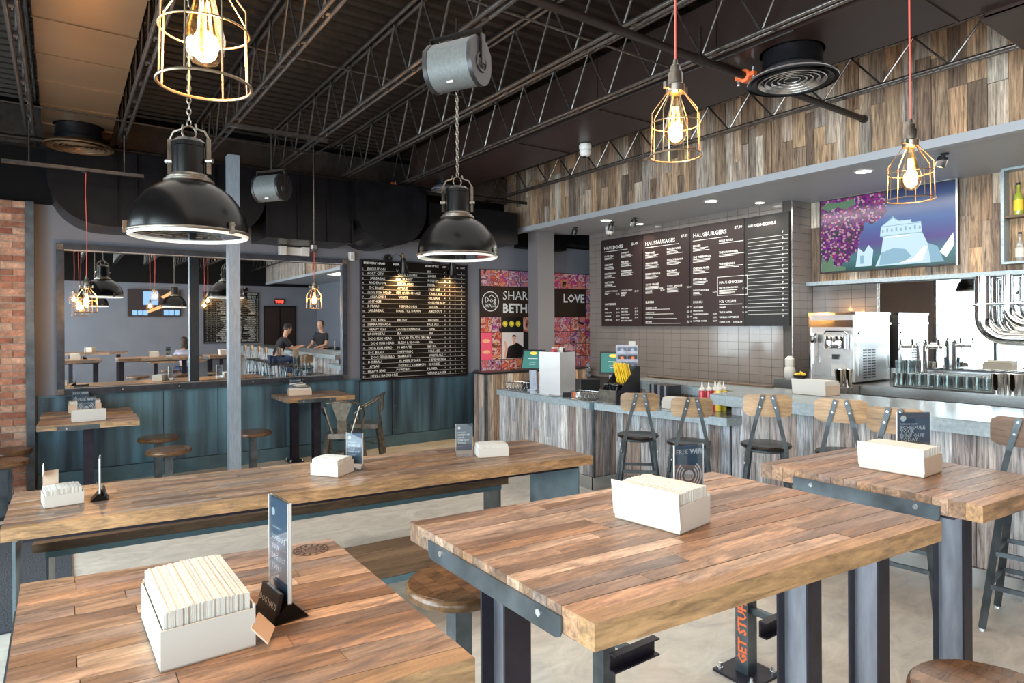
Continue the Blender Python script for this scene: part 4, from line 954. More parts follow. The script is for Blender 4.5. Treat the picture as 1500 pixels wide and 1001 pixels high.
flat('face_print', [disc(.62, .555, .042, 16, .8), rect(.60, .645, .47, .52), poly([(.42, .25), (.46, .25), (.50, .40), (.46, .52), (.43, .52), (.45, .40)])], m_skin_p, pc, PM, .0022)
flat('hair_print', [poly([(.583, .575), (.585, .605), (.62, .618), (.655, .605), (.66, .575), (.64, .59), (.60, .59)])], m_prblack, pc, PM, .0028)
m_yel = emis('yellow_print', (.75, .6, .05), .2)
flat('cap_row_photo', [rect(.384, .80, .664, .896)], m_prblack, pc, PM, .0014)
flat('cap_badge_print', [disc(.45+.125*i, .79, .045, 18) for i in range(3)], m_yel, pc, PM, .002); flat('cap_badge_ring', [arcs(.45+.125*i, .79, .03, .034, 0, 2*PI, 16) for i in range(3)], m_prblack, pc, PM, .0026)
MB(o).box(5.205, 7.33, 8.182, 8.19, 1.80, 2.27).build('black_banner', m_ink, pc)
BM = onwall_y(5.205-o[0], 8.181-o[1], 0)
text('thin_lettering', [('SHARE THE', .40, 1.165, .20)], m_print, pc, BM); text('bold_lettering', [('LOVE', 1.62, 1.145, .195, 'LEFT', .025), ('BETHESDA', .40, .965, .20, 'LEFT', .028)], m_print, pc, BM)
def dog_logo(parent, M4, cx, cy, r, mat, d=.001):
    flat('logo_ring', [arcs(cx, cy, r*.91, r, 0, 2*PI, 36), poly([(cx-r*.25, cy+r*.40), (cx+r*.12, cy+r*.70), (cx+r*.62, cy+r*.32), (cx+r*.55, cy+r*.30), (cx+r*.12, cy+r*.60), (cx-r*.18, cy+r*.38)][::-1])], mat, parent, M4, d)
    text('logo_lettering', [('Dog', cx-r*.02, cy-r*.10, r*.78, 'CENTER', .012), ('HAUS', cx+r*.05, cy-r*.58, r*.50, 'CENTER', .012)], mat, parent, M4, d)
dog_logo(pc, BM, .175, 1.135, .155, m_print)

# ------------------------------------------------------------------ menu boards
def lines_block(x, y, w, n, h=.017, R=random.Random(3)):
    return [rect(x, x+w*R.uniform(.6, 1), y-i*h-.006, y-i*h) for i in range(n)]
def menu(y_far, y_near, label, build, mat):
    z0, z1 = 1.648, 2.968
    t = thing('menu_board', (6.88, (y_far+y_near)/2, z0), label, 'menu board', 'menu boards'); oo = (6.88, (y_far+y_near)/2, z0)
    MB(oo).box(6.875, 6.896, y_near+.004, y_far-.004, z0, z1).build('panel', mat, t)
    MB(oo).box(6.870, 6.897, y_near+.001, y_near+.004, z0, z1).box(6.870, 6.897, y_far-.004, y_far-.001, z0, z1).box(6.870, 6.897, y_near+.004, y_far-.004, z1, z1+.006).build('edge_trim', m_black, t)
    M4 = onwall_x(6.875-oo[0], y_far-oo[1], 0)
    build(t, M4, y_far-y_near)
def dogs(t, M4, w):
    text('lettering', [('HAUS', .06, 1.17, .075), ('DOGS', .255, 1.17, .075, 'LEFT', .022), ('$6.49', .64, 1.19, .055, 'LEFT', .02)] +
         [(s, .07, 1.06-.135*i, .036, 'LEFT', .02) for i, s in enumerate(['SOOO CALI', 'CHILI KING', 'SCOTT BAIOLI', 'OLD TOWN'])] + [(s, .42, 1.08-.135*i, .036, 'LEFT', .02) for i, s in enumerate(['COWBOY', 'FREE BIRD', 'DOWNWARD'])] +
         [('CLASSIC TOPPINGS', .07, .52, .032), ('SAUSAGE SWAP', .42, .52, .032), ('ON THE SIDE', .07, .32, .040, 'LEFT', .02)] + [(s, .07, .25-.055*i, .027, 'LEFT', .02) for i, s in enumerate(['FRIES', 'TATER TOTS', 'CHILI FRIES', 'CHEESE FRIES'])] + [(s, .42, .25-.045*i, .027, 'LEFT', .02) for i, s in enumerate(['HAUS SLAW', 'HAUS CHILI', 'ONION RINGS', 'FRIED PICKLES', 'MAC AND CHEESE'])] + [('$2.99', .32, .25-.055*i, .03) for i in range(4)]+[('$3.49', .70, .25-.045*i, .03) for i in range(4)]+[('$1.00', .31, .47, .034), ('$1.50', .70, .50, .034)], m_print, t, M4)
    sh = [rect(.06, .56, 1.140, 1.146)]
    for i in range(4): sh += lines_block(.07, 1.045-.135*i, .24, 3 if i else 2)
    for i in range(3): sh += lines_block(.42, 1.065-.135*i, .26, 3)
    sh += lines_block(.07, .505, .12, 2)+lines_block(.42, .505, .13, 4)
    flat('small_print', sh, m_print, t, M4)
def saus(t, M4, w):
    text('lettering', [('HAUS', .05, 1.155, .075), ('SAUSAGES', .245, 1.155, .075, 'LEFT', .022), ('$7.49', .70, 1.20, .05, 'LEFT', .02)] +
         [(s, .05, 1.03-.15*i, .037, 'LEFT', .02) for i, s in enumerate(['THE FONZ', 'THAI FIGHTER', 'RESERVOIR HOG', 'GOOD VEGGIE'])] + [(s, .45, 1.05-.15*i, .037, 'LEFT', .02) for i, s in enumerate(['PIG LEBOWSKI', 'COCKY BALBOA', 'DAS BRAT'])] +
         [('SAUSAGE', .05, .52, .034), ('CORN DOG', .19, .52, .034, 'LEFT', .02), ('SLICED', .45, .54, .034), ('SAUSAGE', .57, .54, .034, 'LEFT', .02), ('SLIDERS', .05, .325, .045, 'LEFT', .02)] + [(s, .05, .245-.066*i, .030, 'LEFT', .02) for i, s in enumerate(['CHEESEBURGER', 'CORN DOG', 'HOT DOG', 'BEYOND'])]+[('$2.99', .79, .245-.066*i, .034, 'LEFT', .01) for i in range(4)]+[('$4.49', .33, .49, .034, 'LEFT'), ('$5.49', .79, .51, .034, 'LEFT')], m_print, t, M4)
    sh = [rect(.05, .66, 1.12, 1.126)]
    for i in range(4): sh += lines_block(.05, 1.015-.15*i, .26, 3)
    for i in range(3): sh += lines_block(.45, 1.035-.15*i, .28, 3)
    sh += lines_block(.05, .505, .15, 3)+lines_block(.45, .525, .2, 4)
    for i in range(4): sh.append(rect(.05, .5+.06*i, .232-.066*i, .237-.066*i))
    flat('small_print', sh, m_print, t, M4)
def burg(t, M4, w):
    text('lettering', [('HAUS', .05, 1.17, .078), ('BURGERS', .25, 1.17, .078, 'LEFT', .022), ('$7.99', .69, 1.21, .05, 'LEFT', .02)] +
         [(s, .05, 1.045-.148*i, .037, 'LEFT', .02) for i, s in enumerate(['RINGER', 'THE FREEBURGER', 'CHEESEBURGER', 'LITTLE MULE'])] + [(s, .46, 1.07-.148*i, .037, 'LEFT', .02) for i, s in enumerate(['HOLY AIOLI', 'THE HANGOVER', 'THE HEINSCH'])] +
         [('MAKE IT A', .05, .46, .030), ('DOUBLE', .19, .46, .030, 'LEFT', .02), ('DRINKS', .05, .30, .044, 'LEFT', .0), ('ICE CREAM', .46, .295, .05, 'LEFT', .0), ('HAUS', .46, .535, .048), ('CHICKEN', .595, .535, .048, 'LEFT', .02), ('BAD MUTHA CLUCKA', .46, .475, .028, 'LEFT', .02)] +
         [(s, .05, .235-.045*i, .027, 'LEFT', .02) for i, s in enumerate(['CRAFT BEERS', 'HAUS SODAS', 'FOUNTAIN DRINKS', 'JUICE', 'BOTTLED WATER'])] + [(s, .46, .225-.062*i, .030, 'LEFT', .02) for i, s in enumerate(['SHAKES', 'THE FLOATER', 'VANILLA SOFT SERVE', 'CONE $1.99     CUP $2.99'])]+[('$2.49', .36, .145-.045*i, .03) for i in range(3)]+[('$4.99', .80, .22-.062*i, .03) for i in range(2)]+[('$2.50', .36, .43, .03), ('$7.99', .80, .45, .03)], m_print, t, M4)
    sh = [rect(.05, .60, 1.125, 1.131)]
    for i in range(4): sh += lines_block(.05, 1.03-.148*i, .28, 3)
    for i in range(3): sh += lines_block(.46, 1.055-.148*i, .38, 2 if i else 1)
    sh += lines_block(.05, .445, .15, 3)+lines_block(.46, .455, .28, 4, .014)+lines_block(.46, .275, .38, 1)
    sh += [rect(.435, .875, .62, .625), rect(.435, .875, .385, .39), rect(.435, .44, .385, .625), rect(.87, .875, .385, .625)]
    flat('small_print', sh, m_print, t, M4)
def cock(t, M4, w):
    text('lettering', [('HAUS', .045, 1.20, .048), ('COCKTAILS', .165, 1.20, .048, 'LEFT', .03)]+[('%d' % (7+i % 3), .50, 1.085-.0655*i, .034, 'LEFT', .02) for i in range(16)], m_print, t, M4)
    flat('row_lines', [rect(.045, .575, 1.0555-.0655*i/1.5, 1.0585-.0655*i/1.5) for i in range(22)], m_print, t, M4)
menu(7.308, 6.450, 'HAUS DOGS menu board, leftmost of the four on the tiled wall', dogs, m_menu)
menu(6.446, 5.602, 'HAUS SAUSAGES menu board, second from the left', saus, m_menu)
menu(5.598, 4.768, 'HAUS BURGERS menu board with boxed HAUS CHICKEN, third from the left', burg, m_menu)
menu(4.764, 4.175, 'HAUS COCKTAILS menu board of ruled lines, rightmost and narrowest', cock, m_menu2)

# ------------------------------------------------------------------ television
tv = thing('television', (7.22, 3.30, 2.25), 'wide flat television on the plank wall showing a white building and pink blossom', 'television'); o = (7.22, 3.30, 2.25)
MB(o).box(7.205, 7.26, 2.600, 3.995, 2.248, 3.092).build('bezel', m_black, tv)
MB(o).box(7.26, 7.30, 3.0, 3.6, 2.45, 2.9).build('wall_mount', m_black, tv)
MB(o).box(7.198, 7.206, 2.595, 2.612, 2.243, 3.097).box(7.198, 7.206, 2.612, 4.0, 3.088, 3.097).build('bright_edge', m_stain, tv)
m, nt, b = new_mat('screen_image')
g = N(nt, 'ShaderNodeNewGeometry'); sp = N(nt, 'ShaderNodeSeparateXYZ'); L(nt, g.outputs['Position'], sp.inputs[0])
u = N(nt, 'ShaderNodeMapRange'); u.inputs[1].default_value = 3.99; u.inputs[2].default_value = 2.6; L(nt, sp.outputs['Y'], u.inputs[0])
v = N(nt, 'ShaderNodeMapRange'); v.inputs[1].default_value = 2.25; v.inputs[2].default_value = 3.09; L(nt, sp.outputs['Z'], v.inputs[0])
c1_ = N(nt, 'ShaderNodeValToRGB'); e = c1_.color_ramp.elements
for cc, p in (((.02, .10, .08), .0), ((.10, .30, .34), .18), ((.16, .12, .40), .35), ((.10, .22, .55), .6), ((.02, .03, .10), 1)):
    if p == 0: e[0].position = 0; e[0].color = (*cc, 1)
    elif p == 1: e[-1].position = 1; e[-1].color = (*cc, 1)
    else: q = e.new(p); q.color = (*cc, 1)
L(nt, v.outputs[0], c1_.inputs[0])
vo = N(nt, 'ShaderNodeTexVoronoi'); vo.inputs['Scale'].default_value = 52; L(nt, g.outputs['Position'], vo.inputs['Vector'])
c2 = N(nt, 'ShaderNodeValToRGB'); c2.color_ramp.interpolation = 'CONSTANT'; e = c2.color_ramp.elements
for i, cc in enumerate([(.18, .02, .22), (.42, .03, .16), (.08, .01, .14), (.60, .36, .50), (.26, .03, .34), (.04, .07, .05)]):
    if i == 0: e[0].color = (*cc, 1)
    elif i == 1: e[1].position = .17; e[1].color = (*cc, 1)
    else: q = e.new(i/6); q.color = (*cc, 1)
s3 = N(nt, 'ShaderNodeSeparateColor'); L(nt, vo.outputs['Color'], s3.inputs[0]); L(nt, s3.outputs[0], c2.inputs[0])
no = N(nt, 'ShaderNodeTexNoise'); no.inputs['Scale'].default_value = 3.2; no.inputs['Detail'].default_value = 2; L(nt, g.outputs['Position'], no.inputs['Vector'])
# blossom fills the upper left
ma = N(nt, 'ShaderNodeMath', operation='ADD'); L(nt, u.outputs[0], ma.inputs[0]); n5 = N(nt, 'ShaderNodeMath', operation='MULTIPLY'); n5.inputs[1].default_value = .5; L(nt, no.outputs[0], n5.inputs[0]); L(nt, n5.outputs[0], ma.inputs[1])
v5 = N(nt, 'ShaderNodeMath', operation='MULTIPLY'); v5.inputs[1].default_value = -.42; L(nt, v.outputs[0], v5.inputs[0]); mb5 = N(nt, 'ShaderNodeMath', operation='ADD'); L(nt, ma.outputs[0], mb5.inputs[0]); L(nt, v5.outputs[0], mb5.inputs[1])
lt_ = N(nt, 'ShaderNodeMath', operation='LESS_THAN'); lt_.inputs[1].default_value = .40; L(nt, mb5.outputs[0], lt_.inputs[0])
mix = N(nt, 'ShaderNodeMixRGB'); L(nt, lt_.outputs[0], mix.inputs[0]); L(nt, c1_.outputs[0], mix.inputs[1]); L(nt, c2.outputs[0], mix.inputs[2])
b.inputs['Base Color'].default_value = (.01, .01, .012, 1); L(nt, mix.outputs[0], b.inputs['Emission Color']); b.inputs['Emission Strength'].default_value = .55; b.inputs['Roughness'].default_value = .18
m_screen = m
TM = onwall_x(7.205-o[0], 3.995-o[1], 2.248-o[2])
flat('screen_picture', [rect(.015, 1.38, .015, .83)], m_screen, tv, TM, .001)
m_snow = emis('picture_white', (.50, .70, .80), .85, True); m_snow2 = emis('picture_shade', (.22, .42, .56), .8, True)
flat('white_building_picture', [poly([(.62, .04), (1.28, .04), (1.22, .20), (1.13, .24), (1.08, .36), (1.07, .47), (.98, .47), (.98, .50), (.86, .50), (.80, .56), (.74, .50), (.68, .46), (.67, .36), (.70, .34), (.68, .18)]), poly([(.41, .05), (.58, .05), (.60, .22), (.55, .28), (.50, .20), (.44, .26)])], m_snow, tv, TM, .0018)
flat('building_shade_picture', [rect(.69+.045*k_, .708+.045*k_, .395, .425+.012*(k_ % 2)) for k_ in range(9)]+[poly([(.86, .50), (.80, .56), (.74, .50), (.80, .535)]), rect(.68, 1.07, .455, .462), rect(.67, 1.08, .352, .360), poly([(1.13, .24), (1.22, .20), (1.28, .04), (1.16, .04)]), poly([(.68, .18), (.80, .22), (.92, .20), (.98, .12), (.90, .06), (.66, .05)]), rect(.46, .50, .08, .17)], m_snow2, tv, TM, .0024)
m_snow3 = emis('picture_highlight', (.80, .90, .95), 1.0, True); m_leaf = emis('picture_leaves', (.10, .22, .12), .6, True)
flat('sun_patch_picture', [poly([(.86, .06), (1.0, .10), (1.10, .22), (1.13, .20), (1.08, .06)]), poly([(1.24, .14), (1.36, .32), (1.37, .20), (1.30, .08)]), rect(.72, .98, .335, .345)], m_snow3, tv, TM, .003)
flat('leaf_picture', [poly([(.02, .76), (.10, .81), (.26, .79), (.38, .81), (.42, .75), (.30, .70), (.22, .74), (.10, .71)]), poly([(.02, .05), (.03, .20), (.09, .12), (.14, .22), (.17, .08), (.30, .06), (.30, .02), (.02, .02)])], m_leaf, tv, TM, .003)
# wooden bottle box at the right edge of the plank wall
t = thing('wall_bottle_box', (7.28, 1.9, 2.23), 'steel edged wooden wall box with bottles at the right edge', 'shelf'); o = (7.28, 1.9, 2.23)
MB(o).box(7.27, 7.284, 1.55, 2.22, 2.225, 3.09).build('back_board', m_fascia, t)
for bx in ((1.55, 2.22, 2.215, 2.235), (1.55, 2.22, 3.08, 3.10), (2.20, 2.225, 2.235, 3.08), (1.545, 1.565, 2.235, 3.08)): MB(o).box(7.14, 7.284, *bx).build('steel_edge', m_zincedge, t)
MB(o).box(7.15, 7.27, 1.565, 2.20, 2.64, 2.66).build('inner_shelf', m_bench, t)
def bottle(loc, label, col, h=.28, r=.036):
    t = thing('liquor_bottle', loc, label, 'bottle', 'bottles in the wall box')
    mm_ = M('bottle_glass_'+label[:6], col, .12, coat=.6)
    MB().lathe([(r*.9, 0), (r, .01), (r, h*.58), (r*.8, h*.68), (r*.36, h*.78), (r*.34, h*.93), (r*.42, h*.94), (r*.42, h)], 20).build('glass_body', mm_, t, True)
    MB().lathe([(r+.001, h*.15), (r+.001, h*.5)], 20, cap=False).build('paper_label', m_card if col[1] < .3 else m_yellow, t, True)
    MB().lathe([(r*.40, h), (r*.40, h+.02)], 12).build('cap', m_black, t)
bottle((7.21, 2.11, 2.661), 'green bottle on the upper level of the wall box', (.35, .40, .05)); bottle((7.21, 1.98, 2.661), 'dark bottle beside the green one, upper level', (.05, .02, .01))
bottle((7.21, 2.10, 2.236), 'clear bottle with white label, lower level of the wall box', (.30, .28, .25), .25); bottle((7.21, 1.97, 2.236), 'brown bottle on the lower level of the wall box', (.12, .04, .015), .26)

# ------------------------------------------------------------------ downlights, spots, cameras
for i, (x, y, lab) in enumerate([(6.10, 6.39, 'round recessed downlight nearest the pier, left end of the soffit'), (6.16, 4.71, 'round recessed downlight in the soffit before the HAUS BURGERS board'), (6.15, 2.98, 'round recessed downlight in the soffit left of the television pendant'), (6.72, 6.35, 'small recessed downlight close to the tiles over the sausage board'), (6.72, 4.45, 'small recessed downlight close to the tiles over the cocktail board'), (6.15, 1.2, 'round recessed downlight beyond the right edge of view')]):
    t = thing('downlight', (x, y, 3.099), lab, 'ceiling light', 'recessed downlights')
    r = .085 if x < 6.5 else .06
    MB().lathe([(r, 0), (r, -.006), (r*.82, -.008), (r*.8, -.001)], 28, cap=False).build('trim_ring', m_white, t, True); MB().lathe([(r*.8, -.003), (r*.8, -.005)], 24).build('lens', m_down, t)
    l = bpy.data.lights.new('downlight_beam', 'SPOT'); l.energy = 30 if r > .07 else 16; l.color = (1, .86, .66); l.spot_size = math.radians(115); l.spot_blend = .6; l.shadow_soft_size = .06
    lo = bpy.data.objects.new('downlight_beam', l); COL.objects.link(lo); lo.parent = t; lo.location = (0, 0, -.02)
for x, y, lab in ((6.167, 7.10, 'small black spotlight can beside the grey pier'), (6.30, 6.48, 'small black spotlight can left of the white dome camera'), (6.28, 6.02, 'small black spotlight can right of the white dome camera'), (6.07, 2.28, 'small black spotlight can right of the television pendant'), (6.07, 1.6, 'small black spotlight can at the right edge of the soffit')):
    t = thing('spotlight_can', (x, y, 3.098), lab, 'spotlight', 'black spotlight cans')
    m = Matrix.Rotation(math.radians(20), 4, 'X')
    MB().lathe([(.03, 0), (.03, -.012), (.008, -.012), (.008, -.03)], 16).build('mount', m_black, t); MB().lathe([(.036, -.028), (.040, -.04), (.040, -.115), (.034, -.115), (.034, -.10)], 20, m).build('can', m_black, t, True)
    MB().lathe([(.033, -.108), (.033, -.112)], 16, m).build('lens', m_spot, t)
def dome_cam(loc, label, rz=0):
    t = thing('dome_camera', loc, label, 'security camera', 'white dome cameras', rz)
    MB().lathe([(.055, 0), (.062, -.01), (.062, -.045), (.055, -.055)], 28).build('base', m_white, t, True)
    MB().lathe([(.054, -.055), (.060, -.07), (.056, -.10), (.038, -.12), (.001, -.125)], 28).build('housing', m_white, t, True)
    MB().lathe([(.026, -.10), (.026, -.118), (.018, -.135), (.001, -.14)], 20, Matrix.Rotation(math.radians(8), 4, 'X')).build('lens_window', m_gloss, t, True)
dome_cam((4.33, 4.83, 3.495), 'white dome security camera under the brown duct'); dome_cam((6.5, 6.74, 3.097), 'white dome security camera under the soffit, above the HAUS DOGS board')

# ------------------------------------------------------------------ napkin boxes and table signs
def napkin_box(loc, rz, label, L_=.24, W_=.17, H_=.10, flap=None, loose=False, pk=0):
    """open card box of upright napkins; the long sides run along local y, the printed front looks to local -x"""
    t = thing('napkin_box', loc, label, 'napkin box', 'card boxes of paper napkins', rz); a, b = W_/2, L_/2; k = .003; h = H_*.72
    wall = m_card if flap != 'kraft' else m_kraft
    MB().box(-a, a, -b, b, 0, k).build('bottom', m_kraft, t)
    MB().prism([(-a, 0), (-a+k, 0), (-a+k, h), (-a, h)], -b, b, Matrix(((1, 0, 0, 0), (0, 0, 1, 0), (0, 1, 0, 0), (0, 0, 0, 1)))).build('front_wall', wall, t)
    MB().box(a-k, a, -b, b, 0, h*1.1).build('back_wall', m_card, t)
    MB().box(-a+k, a-k, -b, -b+k, 0, h).build('side_wall', m_kraft if flap == 'side' else m_card, t); MB().box(-a+k, a-k, b-k, b, 0, h*1.1).build('side_wall', m_kraft, t)
    if flap == 'front' or flap == 'side':     # slanting white lid hanging over the front
        X = Matrix(((1, 0, 0, 0), (0, 0, 1, 0), (0, 1, 0, 0), (0, 0, 0, 1)))
        MB().prism([(-a-.002, .015), (-a+.0, .015), (-a-.012, H_+.012), (-a-.015, H_+.012)][::-1], -b-.004, b+.004, X).build('lid_flap', m_card, t)
    if flap == 'up':
        MB().box(-a*.9, -a*.1, b, b+.004, h, h+.10).build('raised_flap', m_kraft, t); MB().bar((-a*.9, b, h+.09), (-a*.9, b-.05, h+.13), .004, .05).build('folded_tab', m_kraft, t)
    if flap == 'right':
        MB().bar((a+.002, -b*.9, h*.6), (a+.03, -b*1.0, .012), .07, .003).build('hanging_flap', m_kraft, t)
    n = int((L_-.012)/.0032) if not pk else int((W_-.012)/.0032); R = random.Random(int(loc[0]*97)); m = MB()
    for i in range(n):
        hh = H_+R.uniform(-.0012, .0012)
        if not pk:
            y = -b+.006+i*.0032; m.box(-a+.006+R.uniform(0, .003), a-.006-R.uniform(0, .003), y, y+.0029, .004, hh)
        else:
            x = -a+.006+i*.0032; hh += .004*math.sin(PI*i/n); m.box(x, x+.0029, -b+.006+R.uniform(0, .003), b-.006-R.uniform(0, .003), .004, hh)
    tag(m.build('paper_napkins', m_napkin, t), kind='stuff')
    if loose:
        for i in range(3): MB().box(-.05, .05, -.06, .06, 0, .012, Matrix.Translation((-.02+.04*i, .03*(i-1), H_+.01+.014*i)) @ Matrix.Rotation(.5*i-.3, 4, 'Z') @ Matrix.Rotation(.15, 4, 'Y')).build('loose_napkin', m_napkin, t)
    return t
Z1 = 1.0515
napkin_box((.225, 1.452, Z1), .02, 'open white napkin box packed full on the left foreground table', .275, .165, .104, flap='right', pk=1)
napkin_box((1.570, 1.395, Z1), math.radians(8), 'white napkin box on the middle front table before the FREE WIFI sign', .24, .175, .115, flap='front', pk=1)
napkin_box((2.93, 1.275, Z1), math.radians(2), 'white napkin box with slanted lid on the right table by the bar', .25, .19, .105, flap='side', pk=1)
Z2 = .7515
napkin_box((.005, 4.13, Z2), .1, 'open napkin box with raised kraft lid at the left end of the communal table', .17, .17, .085, flap='up', pk=1)
napkin_box((1.39, 3.93, Z2), math.radians(35), 'napkin box in the middle of the communal table', .20, .17, .10, pk=1)
napkin_box((2.50, 3.80, Z2), math.radians(-20), 'napkin box toward the right end of the communal table beside a slate sign', .15, .22, .085, pk=1)
napkin_box((.21, 7.18, .8015), math.radians(92), 'white napkin box on the front left corner table', .26, .15, .10, flap='front')
napkin_box((.20, 7.93, .8015), math.radians(92), 'kraft napkin box on the rear left corner table behind two signs', .28, .16, .12, flap='kraft')
napkin_box((2.36, 7.80, .8415), math.radians(80), 'kraft napkin box with loose napkins on the small table right of the column', .26, .16, .09, flap='kraft', loose=True)
napkin_box((5.25, 2.95, 1.0715), math.radians(-4), 'plain white cardboard box on the bar left of the ice cream machine', .30, .20, .12, flap='side')
napkin_box((4.66, 3.98, .8935), math.radians(20), 'small napkin box on the service counter left of the red squeeze bottles', .20, .15, .10)

def table_sign(loc, rz, label, kind, w=.10, h=.19, tri=True, cards=False):
    """clear acrylic T-stand; the print looks to local -y"""
    t = thing('table_sign', loc, label, 'table sign', 'acrylic table signs', rz)
    X = Matrix(((0, 0, 1, 0), (1, 0, 0, 0), (0, 1, 0, 0), (0, 0, 0, 1)))
    MB().prism([(-.042, 0), (.042, 0), (.006, .038), (-.006, .038)], -w/2-.004, w/2+.004, X).build('acrylic_foot', m_gloss if cards else m_acryl, t)
    z0, z1 = .036, .036+h
    MB().box(-w/2-.004, w/2+.004, -.0045, -.0025, z0, z1).box(-w/2-.004, w/2+.004, .0025, .0045, z0, z1).build('acrylic_pane', m_acryl, t)
    for x_ in (-w/2-.004, w/2+.003): MB().box(x_, x_+.001, -.0046, .0046, z0, z1).build('bright_edge', m_white, t)
    MB().box(-w/2, w/2, -.001, .001, z0+.004, z1-.003).build('printed_card', m_signblue, t)
    for sgn in (1, -1):
        M4 = onwall_y(0, -.0012, z0) if sgn > 0 else Matrix.Rotation(PI, 4, 'Z') @ onwall_y(0, -.0012, z0)
        if kind == 'wifi':
            text('lettering', [('FREE', -w*.47, h*.80, w*.215, 'LEFT'), ('WIFI', w*.045, h*.80, w*.215, 'LEFT', .03)], m_print, t, M4)
            cy = h*.34; sh = [disc(0, cy, w*.17, 24)]
            for r_ in (.25, .34, .43): sh += [arcs(0, cy, w*r_, w*(r_+.045), math.radians(-52), math.radians(52)), arcs(0, cy, w*r_, w*(r_+.045), math.radians(128), math.radians(232))]
            flat('wifi_waves', sh, m_print, t, M4); text('logo_lettering', [('Dog', 0, cy-.004, w*.15, 'CENTER'), ('HAUS', 0, cy-.012, w*.09, 'CENTER')], m_ink, t, M4, .0016)
        else:
            text('lettering', [('SCHEDULE', -w*.42, h*.56, w*.16, 'LEFT', .02), ('YOUR', -w*.42, h*.46, w*.16, 'LEFT', .02), ('DINE OUT', -w*.42, h*.36, w*.16, 'LEFT', .02), ('TODAY', -w*.42, h*.26, w*.16, 'LEFT', .02), ('FUNDRAISER NIGHTS', -w*.42, h*.68, w*.055, 'LEFT', .02)], m_print, t, M4)
            flat('sign_dot', [disc(-w*.32, h*.84, w*.09, 20), rect(-w*.42, -w*.1, h*.15, h*.155)], m_print, t, M4)
    if cards:
        MB().box(-w/2, w/2, -.034, -.026, .002, .055, Matrix.Rotation(math.radians(-14), 4, 'X')).build('card_stack', m_black, t)
        text('card_lettering', [('DOG HAUS', 0, .02, .018, 'CENTER')], m_print, t, Matrix.Rotation(math.radians(-14), 4, 'X') @ onwall_y(0, -.034, .0), .0006)
    return t
table_sign((.39, 1.435, Z1), math.radians(-84), 'tall clear acrylic sign seen edge-on on the left foreground table', 'sched', .10, .215, cards=True)
table_sign((1.81, 1.485, Z1), math.radians(-18), 'slate blue FREE WIFI sign on the middle front table', 'wifi', .11, .165)
table_sign((3.20, 1.335, Z1), math.radians(-34), 'slate blue SCHEDULE YOUR DINE OUT TODAY sign on the right table', 'sched', .15, .18)
table_sign((.17, 4.10, Z2), math.radians(86), 'thin edge-on acrylic sign at the left end of the communal table', 'wifi', .10, .19, cards=True)
table_sign((1.545, 3.95, Z2), math.radians(-50), 'narrow blue sign behind the middle napkin box of the communal table', 'sched', .11, .20)
table_sign((2.335, 3.90, Z2), math.radians(-25), 'slate SCHEDULE YOUR DINE OUT sign near the right end of the communal table', 'sched', .11, .19)
table_sign((.20, 7.36, .8015), 0, 'small FREE WIFI sign on the front left corner table', 'wifi', .14, .17)
table_sign((.17, 8.08, .8015), 0, 'small FREE WIFI sign on the rear left corner table against the mirror', 'wifi', .14, .17)
table_sign((2.37, 8.0, .8415), 0, 'small blue sign on the table right of the column', 'wifi', .12, .14)
table_sign((5.36, 1.42, 1.0715), math.radians(-60), 'dark drinks card in an acrylic stand on the bar at the right edge', 'sched', .11, .20)

# ------------------------------------------------------------------ things on the service counter
ZS = .8935
def bxl(t, name, mat, x0, x1, y0, y1, z0, z1): return MB().box(x0, x1, y0, y1, z0, z1).build(name, mat, t)
m_sheet = M('brushed_sheet', (.78, .80, .82), .38, metal=.75)
t = thing('metal_screen_box', (4.60, 5.62, ZS), 'tall brushed stainless box standing between the two register screens', 'steel box', rz=math.radians(12))
bxl(t, 'front_sheet', m_sheet, -.135, .135, -.15, -.144, 0, .475); bxl(t, 'side_sheet', m_sheet, -.141, -.135, -.15, .15, 0, .475); bxl(t, 'side_sheet', m_gun, .135, .141, -.15, .15, 0, .475); bxl(t, 'back_sheet', m_stain, -.135, .135, .144, .15, 0, .475); bxl(t, 'top_tray', m_stain, -.135, .135, -.144, .144, .44, .446)
for i, (x, c) in enumerate([(-.06, m_ketchup), (0.0, m_glass), (.05, m_white), (.10, m_black)]):
    tt = thing('small_jar', (4.60+x, 5.62+.02*(i % 2), ZS+.447), ['red packet tub on top of the steel box', 'clear jar on top of the steel box', 'white tub on top of the steel box', 'black lidded tub on top of the steel box'][i], 'jar', 'small tubs on the steel box')
    MB().lathe([(.022, 0), (.026, .005), (.026, .06), (.02, .068)], 14).build('tub', c, tt, True); MB().lathe([(.022, .068), (.022, .076)], 14).build('lid', m_white, tt)
m_scr = emis('register_screen', (.03, .22, .19), .8, True); m_scr2 = emis('register_orange', (.85, .42, .05), .7)
